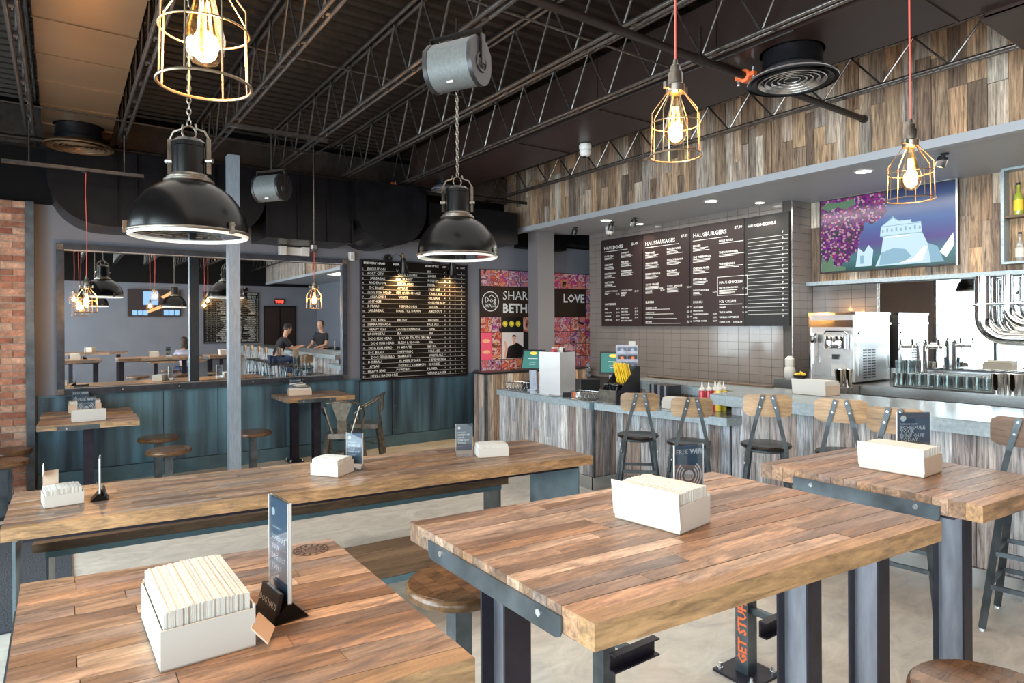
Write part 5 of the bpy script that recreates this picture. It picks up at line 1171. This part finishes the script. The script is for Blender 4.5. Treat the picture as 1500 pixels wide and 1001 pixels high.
def register(loc, rz, label, s=1.0):
    t = thing('register_screen', loc, label, 'register', 'register screens', rz)
    tilt = Matrix.Translation((0, 0, .36)) @ Matrix.Rotation(math.radians(-18), 4, 'X')
    MB().box(-.145*s, .145*s, -.012, .012, -.125, .125, tilt).build('screen_housing', m_black, t)
    flat('screen_glass', [rect(-.13*s, .13*s, -.105, .108)], m_scr, t, tilt @ onwall_y(0, -.0121, 0), .0006)
    flat('screen_button', [disc(-.0, .08, .018, 16, 2.6)], m_scr2, t, tilt @ onwall_y(0, -.0121, 0), .0014)
    flat('screen_lines', [rect(-.06, .06, .01, .016), rect(-.04, .04, -.06, -.052)], m_print, t, tilt @ onwall_y(0, -.0121, 0), .0014)
    MB().prism([(-.05, -.06), (.05, -.06), (.05, .05), (-.05, .05)], 0, .012).box(-.045, .045, .0, .035, .01, .34, Matrix.Rotation(math.radians(4), 4, 'X')).build('stand', m_beam, t)
    MB().box(-.10, .10, .015, .09, .30, .42, Matrix.Rotation(math.radians(-5), 4, 'X')).build('rear_unit', m_black, t)
register((4.62, 6.10, ZS), math.radians(-62), 'green lit register touchscreen beside the stainless box')
register((4.90, 5.03, ZS), math.radians(-48), 'green lit register touchscreen behind the yellow straws')
t = thing('receipt_printer', (5.05, 5.62, ZS), 'black receipt printer box under the stack of clear cups', 'printer', rz=math.radians(-20)); bxl(t, 'body', m_black, -.12, .12, -.10, .10, 0, .14); bxl(t, 'grey_side', m_beam, -.124, -.1205, -.10, .10, 0, .14); bxl(t, 'paper_slot', m_gun, -.05, .05, -.03, .0, .1405, .143)
t = thing('cup_stack', (5.06, 5.62, ZS+.145), 'stack of clear plastic cups on the black printer', 'cup stack')
for i in range(7): MB().lathe([(.026-.0004*i, i*.028), (.033-.001*i, i*.028+.03), (.036-.001*i, i*.028+.032)], 16, cap=False).build('cup', m_beam if i % 2 else m_glass, t, True)
t = thing('card_reader', (4.70, 6.34, ZS), 'black curved card reader at the far end of the service counter', 'card reader'); MB().lathe([(.05, 0), (.07, .03), (.075, .07), (.05, .09), (.02, .095)], 18).build('body', m_black, t, True); bxl(t, 'keypad', m_gun, -.03, .03, -.06, -.02, .085, .1)
def basket(loc, rz, label):
    t = thing('wire_basket', loc, label, 'wire basket', 'zigzag wire baskets', rz)
    for y in (-.06, .06):
        P = []
        for i in range(13): P.append((-.15+.025*i, y*(1+.3*(i % 2)), .006+.075*(i % 2)))
        MB().tube(P, .0035, 5).build('zigzag_wire', m_chrome, t)
    MB().tube([(-.15, -.078, .085), (.15, -.078, .085), (.15, .078, .085), (-.15, .078, .085)], .004, 6, True).build('rim_wire', m_chrome, t); MB().tube([(-.15, -.06, .006), (.15, -.06, .006), (.15, .06, .006), (-.15, .06, .006)], .004, 6, True).build('base_wire', m_chrome, t)
basket((4.52, 6.28, ZS), math.radians(-80), 'zigzag chrome wire basket at the far end of the counter'); basket((4.46, 4.98, ZS), math.radians(-72), 'zigzag chrome wire basket beside the black condiment stand')
for i, (x, y, r, mt, lab) in enumerate([(4.46, 5.66, .2, m_white, 'white paper sheet on the counter before the stainless box'), (4.44, 5.48, -.5, m_beam, 'grey printed sheet on the counter before the stainless box')]):
    t = thing('paper_sheet', (x, y, ZS), lab, 'paper', 'paper sheets on the counter', r); bxl(t, 'sheet', mt, -.05, .05, -.09, .09, 0, .003)
t = thing('card_holder', (4.47, 5.30, ZS), 'small black card holder with white lettering and an orange flyer', 'card holder', rz=-.5); bxl(t, 'holder', m_black, -.05, .05, -.02, .02, 0, .05); bxl(t, 'flyer', m_orange, .055, .085, -.02, .0, 0, .055); bxl(t, 'leaflet', m_white, .09, .14, -.03, .0, 0, .05)
# condiment stand with straws
t = thing('condiment_stand', (4.60, 4.60, ZS), 'black wedge shaped condiment stand beside the wire basket', 'condiment stand', rz=math.radians(88))
X = Matrix(((0, 0, 1, 0), (1, 0, 0, 0), (0, 1, 0, 0), (0, 0, 0, 1)))
MB().prism([(.17, 0), (-.15, 0), (-.15, .36), (-.11, .36), (.12, .13), (.17, .13)][::-1], -.10, -.09, Matrix(((0, 0, 1, 0), (1, 0, 0, 0), (0, 1, 0, 0), (0, 0, 0, 1)))).build('side_panel', m_black, t)
MB().prism([(.17, 0), (-.15, 0), (-.15, .36), (-.11, .36), (.12, .13), (.17, .13)][::-1], .15, .16, X).build('side_panel', m_black, t)
bxl(t, 'front_panel', m_gun, -.089, .149, .16, .17, .0, .13); bxl(t, 'back_panel', m_black, -.089, .149, -.15, -.14, 0, .36); bxl(t, 'left_panel', m_flange, -.106, -.1005, -.13, .17, 0, .125)
bxl(t, 'bottom', m_black, -.089, .149, -.139, .159, 0, .01)
st = []
R = random.Random(9)
for i in range(34):
    x = .03+R.random()*.07; y = -.06+R.random()*.17; s_ = thing('straw', (4.60+x, 4.60+y, ZS+.17), 'yellow wrapped straw in the condiment stand', 'straw', 'yellow wrapped straws')
    MB().tube([(0, 0, 0), (-.09+.03*R.random(), -.01+.02*R.random(), .20+.03*R.random())], .0062, 5).build('wrapper', m_yellow, s_)
for i in range(26):
    x = -.12+R.random()*.12; y = -.06+R.random()*.17; f = thing('plastic_fork', (4.60+x, 4.60+y, ZS+.10), 'black plastic cutlery piece heaped in the condiment stand', 'plastic cutlery', 'black plastic cutlery', R.random()*6)
    MB().tube([(0, 0, 0), (.0, .0, .03), (.02*R.random(), .01, .07)], .005, 5).lathe([(.004, -.015), (.016, 0), (.014, .012), (.003, .018)], 8, Matrix.Translation((.012, .0, .078))).build('cutlery', m_black, f)
t = thing('sauce_rack', (4.88, 4.80, ZS), 'grey three tier rack of small packets behind the condiment stand', 'display rack', rz=math.radians(-42))
for k in range(3):
    z = .30+.085*k; bxl(t, 'tray', m_beam, -.11, .11, -.03+.02*k, .06+.02*k, z, z+.006); bxl(t, 'tray_lip', m_beam, -.11, .11, -.034+.02*k, -.03+.02*k, z, z+.03)
    for i in range(2):
        bxl(t, 'packet', m_signblue if k != 1 else m_black, -.10+.11*i, -.01+.11*i, -.02+.02*k, .03+.02*k, z+.007, z+.065)
        flat('packet_print', [disc(-.055+.11*i, z+.04, .018)], m_orange if k == 1 else m_beam, t, onwall_y(0, -.0205+.02*k, 0))
bxl(t, 'back_plate', m_beam, -.115, .115, .105, .111, 0, .56); bxl(t, 'foot', m_beam, -.115, .115, -.02, .105, 0, .008); bxl(t, 'top_card', m_card, .02, .09, .10, .104, .55, .60)
t = thing('menu_caddy', (4.82, 4.22, ZS), 'black caddy with three pale upright strips on the service counter', 'caddy', rz=math.radians(-5))
bxl(t, 'body', m_black, -.07, .10, -.10, .16, 0, .19)
for i in range(3): bxl(t, 'upright_strip', m_beam, -.076, -.0705, -.075+.085*i, -.045+.085*i, 0, .19)
# squeeze bottles
def squeeze(loc, mat, label, grp):
    t = thing('squeeze_bottle', loc, label, 'squeeze bottle', grp)
    MB().lathe([(.026, 0), (.028, .008), (.028, .17), (.024, .185)], 20).build('bottle_body', mat, t, True)
    MB().lathe([(.029, .186), (.029, .205), (.016, .213), (.010, .218), (.004, .262)], 18).build('nozzle_cap', m_card, t, True)
ql = ['leftmost', 'middle', 'rightmost']
for i in range(3): squeeze((4.70+.050*i, 3.70-.034*i, ZS), m_ketchup, 'red ketchup squeeze bottle, %s of three' % ql[i], 'red squeeze bottles')
ql = ['first', 'second', 'third', 'last']
for i in range(4): squeeze((4.80+.036*i, 3.60+.065*(i % 2), ZS), m_mustard, 'yellow mustard squeeze bottle, %s of four from the red ones' % ql[i], 'yellow squeeze bottles')

# ------------------------------------------------------------------ back bar
bb = thing('back_bar', (6.9, 1.0, 0), 'stainless back bar counter under the bar mirror', 'counter'); o = (6.9, 1.0, 0)
MB(o).box(6.5, 7.31, -3, 4.14, .965, 1.06).build('steel_top', m_stain, bb); MB(o).box(6.62, 7.31, -3, 4.10, 0, .90).build('cabinet', m_black, bb)
MB(o).box(7.24, 7.315, -3, 3.35, 1.061, 1.19).build('steel_upstand', m_stain, bb)
for yy in (3.3, 2.5, 1.7): MB(o).box(6.55, 6.60, yy-.02, yy+.02, .0, .965).build('leg', m_stain, bb)
MB(o).box(6.56, 6.60, -2, 3.9, .90, .945).build('undershelf_edge', m_gun, bb)
# soft serve machine
ZB = 1.0615
m_cab = M('machine_steel', (.42, .41, .41), .32, metal=.85, noise=.1, scale=3)
mc = thing('soft_serve_machine', (6.9, 3.48, ZB), 'large stainless soft serve ice cream machine left of the bar mirror', 'ice cream machine'); o = (6.9, 3.48, ZB)
def B(name, mat, *a, par=None): return MB(o).box(*a).build(name, mat, par or mc)
B('cabinet', m_cab, 6.50, 7.22, 3.243, 3.72, ZB+.02, ZB+.70); B('lid', m_chrome, 6.49, 7.23, 3.235, 3.728, ZB+.70, ZB+.725)
B('front_header', m_chrome, 6.488, 6.50, 3.26, 3.70, ZB+.575, ZB+.645); B('edge_post', m_white, 6.488, 6.50, 3.243, 3.262, ZB+.02, ZB+.70); B('edge_post', m_chrome, 6.488, 6.50, 3.702, 3.72, ZB+.02, ZB+.70)
B('front_panel', m_stain, 6.49, 6.50, 3.30, 3.66, ZB+.06, ZB+.27); B('notice', m_card, 6.486, 6.49, 3.33, 3.48, ZB+.07, ZB+.19); B('control_display', m_black, 6.48, 6.49, 3.40, 3.47, ZB+.245, ZB+.295)
for i, yy in enumerate((3.36, 3.46)):
    MB(o).lathe([(.048, 0), (.05, .01), (.05, .11), (.046, .12)], 20, Matrix.Translation((6.43, yy, ZB+.36))).build('freezing_door', m_chrome, mc, True)
MB(o).box(6.43, 6.49, 3.30, 3.53, ZB+.35, ZB+.50).build('door_block', m_stain, mc); MB(o).tube([(6.44, 3.29, ZB+.50), (6.42, 3.31, ZB+.53), (6.42, 3.50, ZB+.53), (6.44, 3.53, ZB+.50)], .008, 8).build('draw_handle', m_chrome, mc, True)
MB(o).lathe([(.03, 0), (.04, .02), (.04, .09), (.03, .10)], 18, Matrix.Translation((6.43, 3.64, ZB+.41))).tube([(6.43, 3.64, ZB+.41), (6.43, 3.64, ZB+.20)], .010, 8).build('mixer_spindle', m_chrome, mc, True)
B('side_frame', m_chrome, 6.56, 7.18, 3.236, 3.243, ZB+.50, ZB+.52); B('side_frame', m_chrome, 6.56, 6.575, 3.236, 3.243, ZB+.08, ZB+.52); B('side_frame', m_chrome, 7.165, 7.18, 3.236, 3.243, ZB+.08, ZB+.52); B('side_rail', m_chrome, 6.52, 7.22, 3.225, 3.243, ZB+.60, ZB+.615)
for c in range(3):
    for r_ in range(11): B('vent_slot', m_black, 6.66+.09*c, 6.725+.09*c, 3.2385, 3.2428, ZB+.05+.028*r_, ZB+.064+.028*r_)
B('foot_tray', m_gun, 6.30, 6.499, 3.26, 3.70, ZB-.055, ZB-.0) if False else None
t = thing('drip_stand', (6.33, 3.45, .94), 'low dark steel stand in front of the soft serve machine', 'stand'); MB((6.33, 3.45, .94)).box(6.15, 6.485, 3.20, 3.70, .94, 1.045).build('box', m_gun, t); MB((6.33, 3.45, .94)).box(6.18, 6.45, 3.25, 3.65, .0, .94).build('base', m_black, t)
# cups, glasses
def cup_mesh(): return MB().lathe([(.030, 0), (.043, .17), (.044, .172), (.041, .17), (.029, .004)], 20, cap=False).add([], [])
t0 = thing('steel_cup', (6.30, 3.30, 1.0465), 'tall steel mixing cup in front of the soft serve machine, left', 'cup', 'tall steel cups'); cup_mesh().build('cup_body', m_chrome, t0, True)
clone(t0, (6.36, 3.245, 1.0465), 0, 'tall steel mixing cup in front of the soft serve machine, right')
for i in range(7): clone(t0, (6.62+.085*(i % 2), 2.10-.06*i, ZB), 0, 'tall steel cup in the cluster at the right end of the glasses')
gl = thing('bar_glass', (6.7, 2.95, ZB), 'clear glass in the dense rows on the back bar', 'glass', 'clear glasses on the back bar')
MB().lathe([(.024, 0), (.030, .004), (.035, .12), (.036, .122), (.033, .12), (.027, .01), (.001, .008)], 16, cap=False).build('glass_body', glassmat('bar_glass_material', (.86, .90, .90), .16), gl, True)
k = 0
for j in range(4):
    for i in range(11):
        if i+j == 0: continue
        y = 2.98-.078*i; x = 6.7+.085*j
        if abs(x-7.0) < .09 and abs(y-2.82) < .09: continue
        clone(gl, (x+rnd.uniform(-.004, .004), y, ZB), 0, 'clear glass in the dense rows on the back bar')
for i in range(6):
    g_ = clone(gl, (6.72+.085*(i % 3), 2.93-.08*(i//3), ZB+.124), 0, 'clear glass stacked on the left end of the rows'); g_['group'] = 'stacked clear glasses'
t = thing('bar_mat', (6.8, 2.45, ZB-.0), 'black rubber bar mat edge under the glasses', 'mat'); t.location.z = ZB-.001; MB().box(-.26, -.18, -.35, .45, .001, .008).build('mat', m_black, t)
def tower(x, y, lab):
    t = thing('beer_tower', (x, y, ZB), lab, 'beer tap')
    MB().lathe([(.062, 0), (.062, .012), (.046, .016), (.046, .38), (.052, .385), (.052, .42), (.03, .435)], 28).build('column', m_chrome, t, True)
    MB().tube([(0, -.19, .38), (0, .19, .38)], .022, 14).build('cross_tube', m_chrome, t, True)
    for s in (-.17, -.06, .06, .17): MB().tube([(0, s, .38), (-.07, s, .385), (-.09, s, .34)], [.013, .010, .008], 10).tube([(-.06, s, .39), (-.07, s, .45)], .009, 8).build('tap', m_chrome, t, True)
tower(6.98, 2.83, 'chrome beer tower with side taps rising from the glasses')
# chrome draft pipes from the ledge
t = thing('chrome_draft_pipes', (7.1, 2.2, 1.2), 'bent chrome draft pipes hanging below the ledge at the right edge', 'pipes'); o = (7.1, 2.2, 1.2)
for i, (y0, zb, r_) in enumerate([(2.35, 1.53, .072), (2.16, 1.66, .050), (2.02, 1.77, .040)]):
    R_ = .20-.04*i; P = [(7.1, y0, 2.112), (7.1, y0, zb+R_)]
    for k in range(1, 9):
        a = PI/2*k/8; P.append((7.1, y0-R_+R_*math.cos(a), zb+R_-R_*math.sin(a)))
    P.append((7.1, .6, zb)); MB(o).tube(P, r_, 18).build('pipe', m_chrome, t, True)
    MB(o).tube([(7.1, y0, 1.83), (7.1, y0, 1.86)], r_+.012, 18).build('pipe_clamp', m_stain, t, True)
for yy in (1.98, 1.80, 1.6): MB(o).tube([(7.04, yy, 2.112), (7.04, yy, ZB+.01)], .016, 10).build('upright_tube', m_chrome, t, True)
MB(o).tube([(7.03, 2.45, 1.845), (7.03, 1.2, 1.845)], .007, 8).build('tie_rod', m_chrome, t)
t = thing('paper_roll_jar', (6.62, 4.02, ZB), 'round jar with white paper roll in the tiled corner', 'jar'); MB().lathe([(.05, 0), (.062, .02), (.062, .10), (.05, .13)], 20).build('jar', m_card, t, True); MB().lathe([(.045, .13), (.05, .15), (.05, .22), (.02, .25)], 18).build('roll', m_napkin, t, True)
t = thing('snack_tray', (6.50+.06, 3.86, ZB), 'small black tray heaped with yellow snacks beside the soft serve machine', 'tray'); MB().lathe([(.05, 0), (.075, .05), (.078, .052)], 20).build('tray', m_black, t, True)
sn = MB(); R = random.Random(5)
for i in range(60): a = R.random()*6.28; q = R.random()*.06; sn.lathe([(.003, -.008), (.010, 0), (.003, .008)], 5, Matrix.Translation((q*math.cos(a), q*math.sin(a), .055+R.random()*.035*(1-q/.07))))
tag(sn.build('snacks', m_mustard, t), kind='stuff')

# ------------------------------------------------------------------ metal armchairs by the mirror wall
def tolix(loc, rz, label):
    """sitter looks to local +y; the back is toward -y"""
    t = thing('metal_chair', loc, label, 'chair', 'gunmetal cafe armchairs', rz)
    P = [(-.19, -.17), (-.15, -.20), (.15, -.20), (.19, -.17), (.19, .16), (.15, .19), (-.15, .19), (-.19, .16)]
    MB().prism(P, .43, .448).build('seat', m_gun, t); MB().prism([(p[0]*1.02, p[1]*1.02) for p in P], .39, .43).build('seat_apron', m_gun, t)
    for sx in (-1, 1):
        for sy in (-1, 1): MB().bar((sx*.165, sy*.165, .42), (sx*.225, sy*.225, .004), .042, .030, (sx, -sy, 0)).build('leg', m_gun, t)
    W = .235
    arch = [(-W+.02, .10, .60), (-W, -.02, .67), (-W+.01, -.14, .74), (-.16, -.225, .80), (0, -.25, .82), (.16, -.225, .80), (W-.01, -.14, .74), (W, -.02, .67), (W-.02, .10, .60)]
    MB().tube([(-W+.05, .12, .44)]+arch+[(W-.05, .12, .44)], .013, 8).build('back_hoop', m_gun, t, True)
    MB().add([(-.055, -.198, .44), (.055, -.198, .44), (.05, -.225, .60), (.115, -.238, .80), (-.115, -.238, .80), (-.05, -.225, .60), (-.055, -.19, .44), (.055, -.19, .44), (.05, -.217, .60), (.115, -.23, .80), (-.115, -.23, .80), (-.05, -.217, .60)], [(0, 1, 2, 5), (5, 2, 3, 4), (6, 11, 8, 7), (11, 10, 9, 8), (0, 6, 7, 1), (1, 7, 8, 2), (2, 8, 9, 3), (3, 9, 10, 4), (4, 10, 11, 5), (5, 11, 6, 0)]).build('back_splat', m_gun, t)
    for sx in (-1, 1): MB().tube([(sx*.10, -.20, .44), (sx*.20, -.18, .76)], .010, 6).build('back_strut', m_gun, t)
    for a, b in (((-.2, -.2), (.2, .2)), ((.2, -.2), (-.2, .2))): MB().bar((a[0], a[1], .20), (b[0], b[1], .20), .02, .006).build('cross_brace', m_gun, t)
tolix((2.70, 7.22, 0), math.radians(-28), 'gunmetal cafe armchair at the small table right of the column, nearer one')
tolix((3.16, 7.72, 0), math.radians(62), 'gunmetal cafe armchair at the small table right of the column, tucked behind')

# ------------------------------------------------------------------ what the wall mirror shows of the far side of the room
cb2 = copy_tree(cb); cb2.location = (4.55, YF+.02, 1.14); cb2.rotation_euler = (0, 0, PI); cb2['label'] = 'second beer chalkboard on the wall behind the camera, seen in the mirror'
for x, lab in ((4.2, 'cone sconce over the second chalkboard, seen in the mirror, left'), (5.0, 'cone sconce over the second chalkboard, seen in the mirror, right')):
    sc_ = [q for q in COL.objects if q.name.startswith('wall_sconce')][0]; c_ = copy_tree(sc_); c_.location = (x, YF+.02, 2.88); c_.rotation_euler = (0, 0, PI); c_['label'] = lab
t = thing('television', (2.35, YF+.06, 1.98), 'wall television with a baseball picture seen only in the mirror', 'television', rz=PI)
MB().box(-.71, .71, -.03, .03, 0, .82).build('bezel', m_black, t)
m_tvA = emis('screen_brown', (.20, .07, .02), 1.2); m_tvB = emis('screen_blue', (.16, .30, .50), 1.2); m_tvC = emis('screen_dark', (.015, .01, .012), .5); m_tvD = emis('screen_tan', (.65, .30, .12), 1.2)
Mt = onwall_y(-.71, -.03, 0)
flat('screen_picture', [rect(.02, 1.40, .02, .80)], m_tvC, t, Mt, .001); flat('blue_scoreboard', [rect(.62, 1.02, .35, .76)], m_tvB, t, Mt, .002); flat('arm_picture', [poly([(.02, .46), (.40, .42), (.95, .16), (.90, .10), (.40, .30), (.02, .32)]), poly([(.10, .76), (.3, .76), (.55, .60), (.48, .55)])], m_tvD, t, Mt, .002)
flat('score_tiles', [rect(.04+.15*i, .17+.15*i, .04, .20) for i in range(3)]+[rect(.9+.14*i, 1.02+.14*i, .04, .18) for i in range(3)], m_tvB, t, Mt, .003)
dr = struct('door_1', MB().box(5.55, 6.6, YF+.005, YF+.05, 0, 2.35), m_dark, label='dark double door on the wall behind the camera')
MB().box(5.58, 6.05, YF+.05, YF+.06, .05, 2.3).box(6.1, 6.57, YF+.05, YF+.06, .05, 2.3).build('door_leaf', m_brown, dr)
t = thing('exit_sign', (6.05, YF+.04, 2.42), 'red EXIT sign over the dark door, seen in the mirror', 'sign', rz=PI); bxl(t, 'box', m_black, -.16, .16, -.03, .02, 0, .17); text('lettering', [('EXIT', 0, .03, .13, 'CENTER', .03)], emis('exit_red', (1, .05, .03), 4), t, onwall_y(0, -.031, 0))
def mirror_table(x, y, lab, h=1.05):
    t = thing('high_table', (x, y, 0), lab, 'table', 'tables behind the camera'); stave_top(t, [(x-.68, y-.4), (x+.68, y-.4), (x+.68, y+.4), (x-.68, y+.4)], h-.06, h, 8, .7, seed=int(x*10+50)); hbeam(t, x-.5, y, h-.061, (x, y, 0)); hbeam(t, x+.5, y, h-.061, (x, y, 0)); return t
mirror_table(.7, -2.7, 'high table behind the camera, near the windows'); mirror_table(2.6, -3.3, 'high table behind the camera, under the mirrored television', .76); mirror_table(3.6, -5.2, 'table behind the camera below the second chalkboard', .76)
napkin_box((.6, -2.65, Z1), .4, 'napkin box on the table behind the camera near the windows', .24, .17, .11, pk=1)
# plank strip chairs beyond the frame that the mirror shows
for i, (x, y) in enumerate([(4.25, -.35), (4.25, -1.1), (4.25, -1.8)]): bar_chair((x, y), 0, ['bar chair just behind the camera, seen in the mirror', 'bar chair further behind the camera, seen in the mirror', 'last bar chair behind the camera, seen in the mirror'][i], .80)

# ------------------------------------------------------------------ people (seen in the mirror)
m_skin = M('skin', (.52, .29, .20), .55); m_cloth_b = M('black_cloth', (.012, .012, .016), .85); m_jean = M('denim', (.035, .06, .13), .85); m_hair = M('dark_hair', (.03, .018, .012), .6); m_stripe = M('striped_shirt', (.35, .38, .5), .8, noise=.7, scale=3, stretch=(.1, .1, 14)); m_shoe = M('shoe', (.03, .03, .03), .5)
def skinmesh(name, pts, edges, radii, mat, parent, sub=1, root=0):
    me = bpy.data.meshes.new(name); me.from_pydata(pts, edges, []); me.materials.append(mat)
    ob = bpy.data.objects.new(name, me); COL.objects.link(ob); ob.parent = parent
    ob.modifiers.new('skin', 'SKIN')
    if not me.skin_vertices: me.attributes  # layer made by the modifier below
    try: lay = me.skin_vertices[0].data
    except Exception:
        bm = bmesh.new(); bm.from_mesh(me); bm.verts.layers.skin.verify(); bm.to_mesh(me); bm.free(); lay = me.skin_vertices[0].data
    for i, r in enumerate(radii): lay[i].radius = (r, r) if not isinstance(r, tuple) else r; lay[i].use_root = (i == root)
    s = ob.modifiers.new('sub', 'SUBSURF'); s.levels = sub; s.render_levels = sub
    for md in ob.modifiers:
        if md.type == 'SKIN': md.use_smooth_shade = True
    return ob
def person(loc, rz, label, pose, shirt, legs_mat, cap=False, long_hair=False, standing=False, seat=.80):
    """local +x is forward"""
    t = thing('person', loc, label, 'person', rz=rz)
    hz = .98 if standing else seat+.10
    lean = pose.get('lean', .0)
    P = []; Rr = []; E_ = []
    def v(p, r, link=None):
        P.append(p); Rr.append(r)
        if link is not None: E_.append((link, len(P)-1))
        return len(P)-1
    pel = v((0, 0, hz), (.15, .12)); wa = v((lean*.35, 0, hz+.18), (.14, .11), pel); ch = v((lean*.75, 0, hz+.38), (.17, .12), wa); nb = v((lean, 0, hz+.50), (.07, .07), ch); nk = v((lean*1.15, 0, hz+.57), .055, nb); hb = v((lean*1.3+.01, 0, hz+.64), (.075, .085), nk); ht = v((lean*1.35+.01, 0, hz+.76), (.075, .09), hb)
    arms = []
    for s in (-1, 1):
        sh = v((lean*.9, s*.19, hz+.44), .062, ch); el = pose['elbow'](s, hz, lean); ha = pose['hand'](s, hz, lean)
        e = v(el, .043, sh); w = v(ha, .028, e); d = (Vector(ha)-Vector(el)).normalized(); side = d.cross(Vector((0, 0, 1))).normalized()
        pm = v(tuple(Vector(ha)+d*.06), (.032, .018), w)
        for k_, (off, ln) in enumerate(((-.027, .055), (-.009, .068), (.009, .064), (.027, .05))):
            f1 = v(tuple(Vector(ha)+d*.095+side*off), .0095, pm); v(tuple(Vector(ha)+d*(.095+ln)+side*off*1.15+Vector((0, 0, -.018))), .008, f1)
        v(tuple(Vector(ha)+d*.075+side*(-.052*s)+Vector((0, 0, -.01))), .010, w)
    legs = []
    for s in (-1, 1):
        hp = v((0, s*.09, hz-.03), .10, pel)
        if standing: kn = (.02, s*.10, .50); an = (0, s*.10, .09); to = (.15, s*.11, .035)
        else: kn = (.42, s*.13, hz-.02); an = (.30, s*.12, hz-.42 if seat > .6 else .09); to = (.44, s*.13, an[2]-.05)
        k_ = v(kn, .068, hp); a_ = v(an, .045, k_); v(to, .035, a_); legs.append((hp, k_, a_))
    body = skinmesh('body', P, E_, Rr, m_skin, t, 1, pel)
    # clothing as slightly larger skins
    g = .014
    tors = [(P[0], Rr[0]), (P[1], Rr[1]), (P[2], Rr[2]), ((lean*.95, 0, hz+.475), (.085, .085))]; pp = [q[0] for q in tors]; rr = [tuple(a+g for a in q[1]) for q in tors]; ee = [(0, 1), (1, 2), (2, 3)]
    for s in (-1, 1):
        el = Vector(pose['elbow'](s, hz, lean)); sh = Vector((lean*.9, s*.19, hz+.44)); pp.append(tuple(sh)); rr.append((.075, .075)); ee.append((2, len(pp)-1)); pp.append(tuple(sh.lerp(el, .75))); rr.append((.062, .062)); ee.append((len(pp)-2, len(pp)-1))
    skinmesh('shirt', pp, ee, rr, shirt, t, 1, 0)
    pp = [(0, 0, hz+.02), ]; rr = [(.165, .135)]; ee = []
    for s in (-1, 1):
        hp = (0, s*.09, hz-.03)
        if standing: kn = (.02, s*.10, .50); an = (0, s*.10, .12)
        else: kn = (.42, s*.13, hz-.02); an = (.30, s*.12, (hz-.39 if seat > .6 else .12))
        b = len(pp); pp += [hp, kn, an]; rr += [(.115, .115), (.083, .083), (.062, .062)]; ee += [(0, b), (b, b+1), (b+1, b+2)]
    skinmesh('trousers', pp, ee, rr, legs_mat, t, 1, 0)
    for s in (-1, 1):
        an = (0, s*.10, .0) if standing else (.30, s*.12, (hz-.42-.09 if seat > .6 else 0))
        MB().prism([(-.07, -.04), (.12, -.045), (.17, -.02), (.17, .02), (.12, .045), (-.07, .04)], 0, .07, Matrix.Translation((an[0], an[1], an[2]))).build('shoe', m_shoe, t, True)
    hx, hz2 = lean*1.33+.01, hz+.71
    MB().lathe([(.001, -.13), (.045, -.12), (.068, -.07), (.076, 0), (.078, .05), (.068, .09), (.035, .115), (.001, .12)], 20, Matrix.Translation((hx+.008, 0, hz2)) @ Matrix.Diagonal((1.12, .98, 1, 1))).build('head', m_skin, t, True)
    MB().add([(hx+.088, -.011, hz2-.03), (hx+.088, .011, hz2-.03), (hx+.112, 0, hz2-.032), (hx+.086, 0, hz2+.02)], [(0, 1, 2), (1, 3, 2), (3, 0, 2)]).build('nose', m_skin, t)
    for s in (-1, 1):
        MB().lathe([(.001, -.006), (.011, 0), (.001, .006)], 10, Matrix.Translation((hx+.088, s*.03, hz2+.012)) @ Matrix.Rotation(PI/2, 4, 'Y')).build('eye', m_ink, t); MB().lathe([(.008, -.01), (.022, 0), (.008, .01)], 12, Matrix.Translation((hx, s*.080, hz2-.01)) @ Matrix.Rotation(PI/2, 4, 'X')).build('ear', m_skin, t, True)
    MB().box(hx+.082, hx+.088, -.022, .022, hz2-.062, hz2-.056).build('mouth', m_ketchup, t)
    if cap: MB().lathe([(.089, .03), (.089, .07), (.07, .115), (.001, .135)], 22, Matrix.Translation((hx, 0, hz2))).box(hx+.06, hx+.165, -.06, .06, hz2+.032, hz2+.04).build('cap', m_cloth_b, t, True); MB().lathe([(.07, -.03), (.088, -.01), (.088, .03)], 20, Matrix.Translation((hx-.012, 0, hz2))).build('hair', m_hair, t, True)
    else:
        MB().lathe([(.060, -.16 if long_hair else -.05), (.082, -.08 if long_hair else -.04), (.088, 0), (.090, .05), (.078, .10), (.04, .13), (.001, .135)], 20, Matrix.Translation((hx-.022, 0, hz2+.005))).build('hair', m_hair, t, True)
        if long_hair: MB().lathe([(.001, -.34), (.06, -.30), (.085, -.15), (.07, 0)], 16, Matrix.Translation((hx-.05, 0, hz2)) @ Matrix.Diagonal((.6, 1.1, 1, 1))).build('hair_length', m_hair, t, True)
    return t
up = lambda dx, dy, dz: (lambda s, hz, ln: (ln+dx, s*dy, hz+dz))
person((4.20, .62, 0), math.radians(4), 'person in black t-shirt and black cap seated leaning on the bar, seen in the mirror', dict(lean=.20, elbow=up(.17, .24, .20), hand=up(.34, .12, .27)), m_cloth_b, m_jean, cap=True)
bar_chair((4.16, .62), 0, 'bar chair under the person in the black cap, seen in the mirror', .80)
person((6.05, -1.5, 0), math.radians(150), 'person in dark shirt standing behind the bar, seen in the mirror', dict(lean=.05, elbow=up(.10, .26, .16), hand=up(.32, .16, .10)), m_cloth_b, m_cloth_b, standing=True)
person((2.75, -2.72, 0), math.radians(-100), 'person with long dark hair in a striped shirt at a far table, in the mirror', dict(lean=.12, elbow=up(.18, .24, .17), hand=up(.34, .10, .22)), m_stripe, m_jean, long_hair=True, seat=.45)
round_stool((2.75, -2.72), 'low stool under the seated person in the striped shirt', .45, group='low round stools')
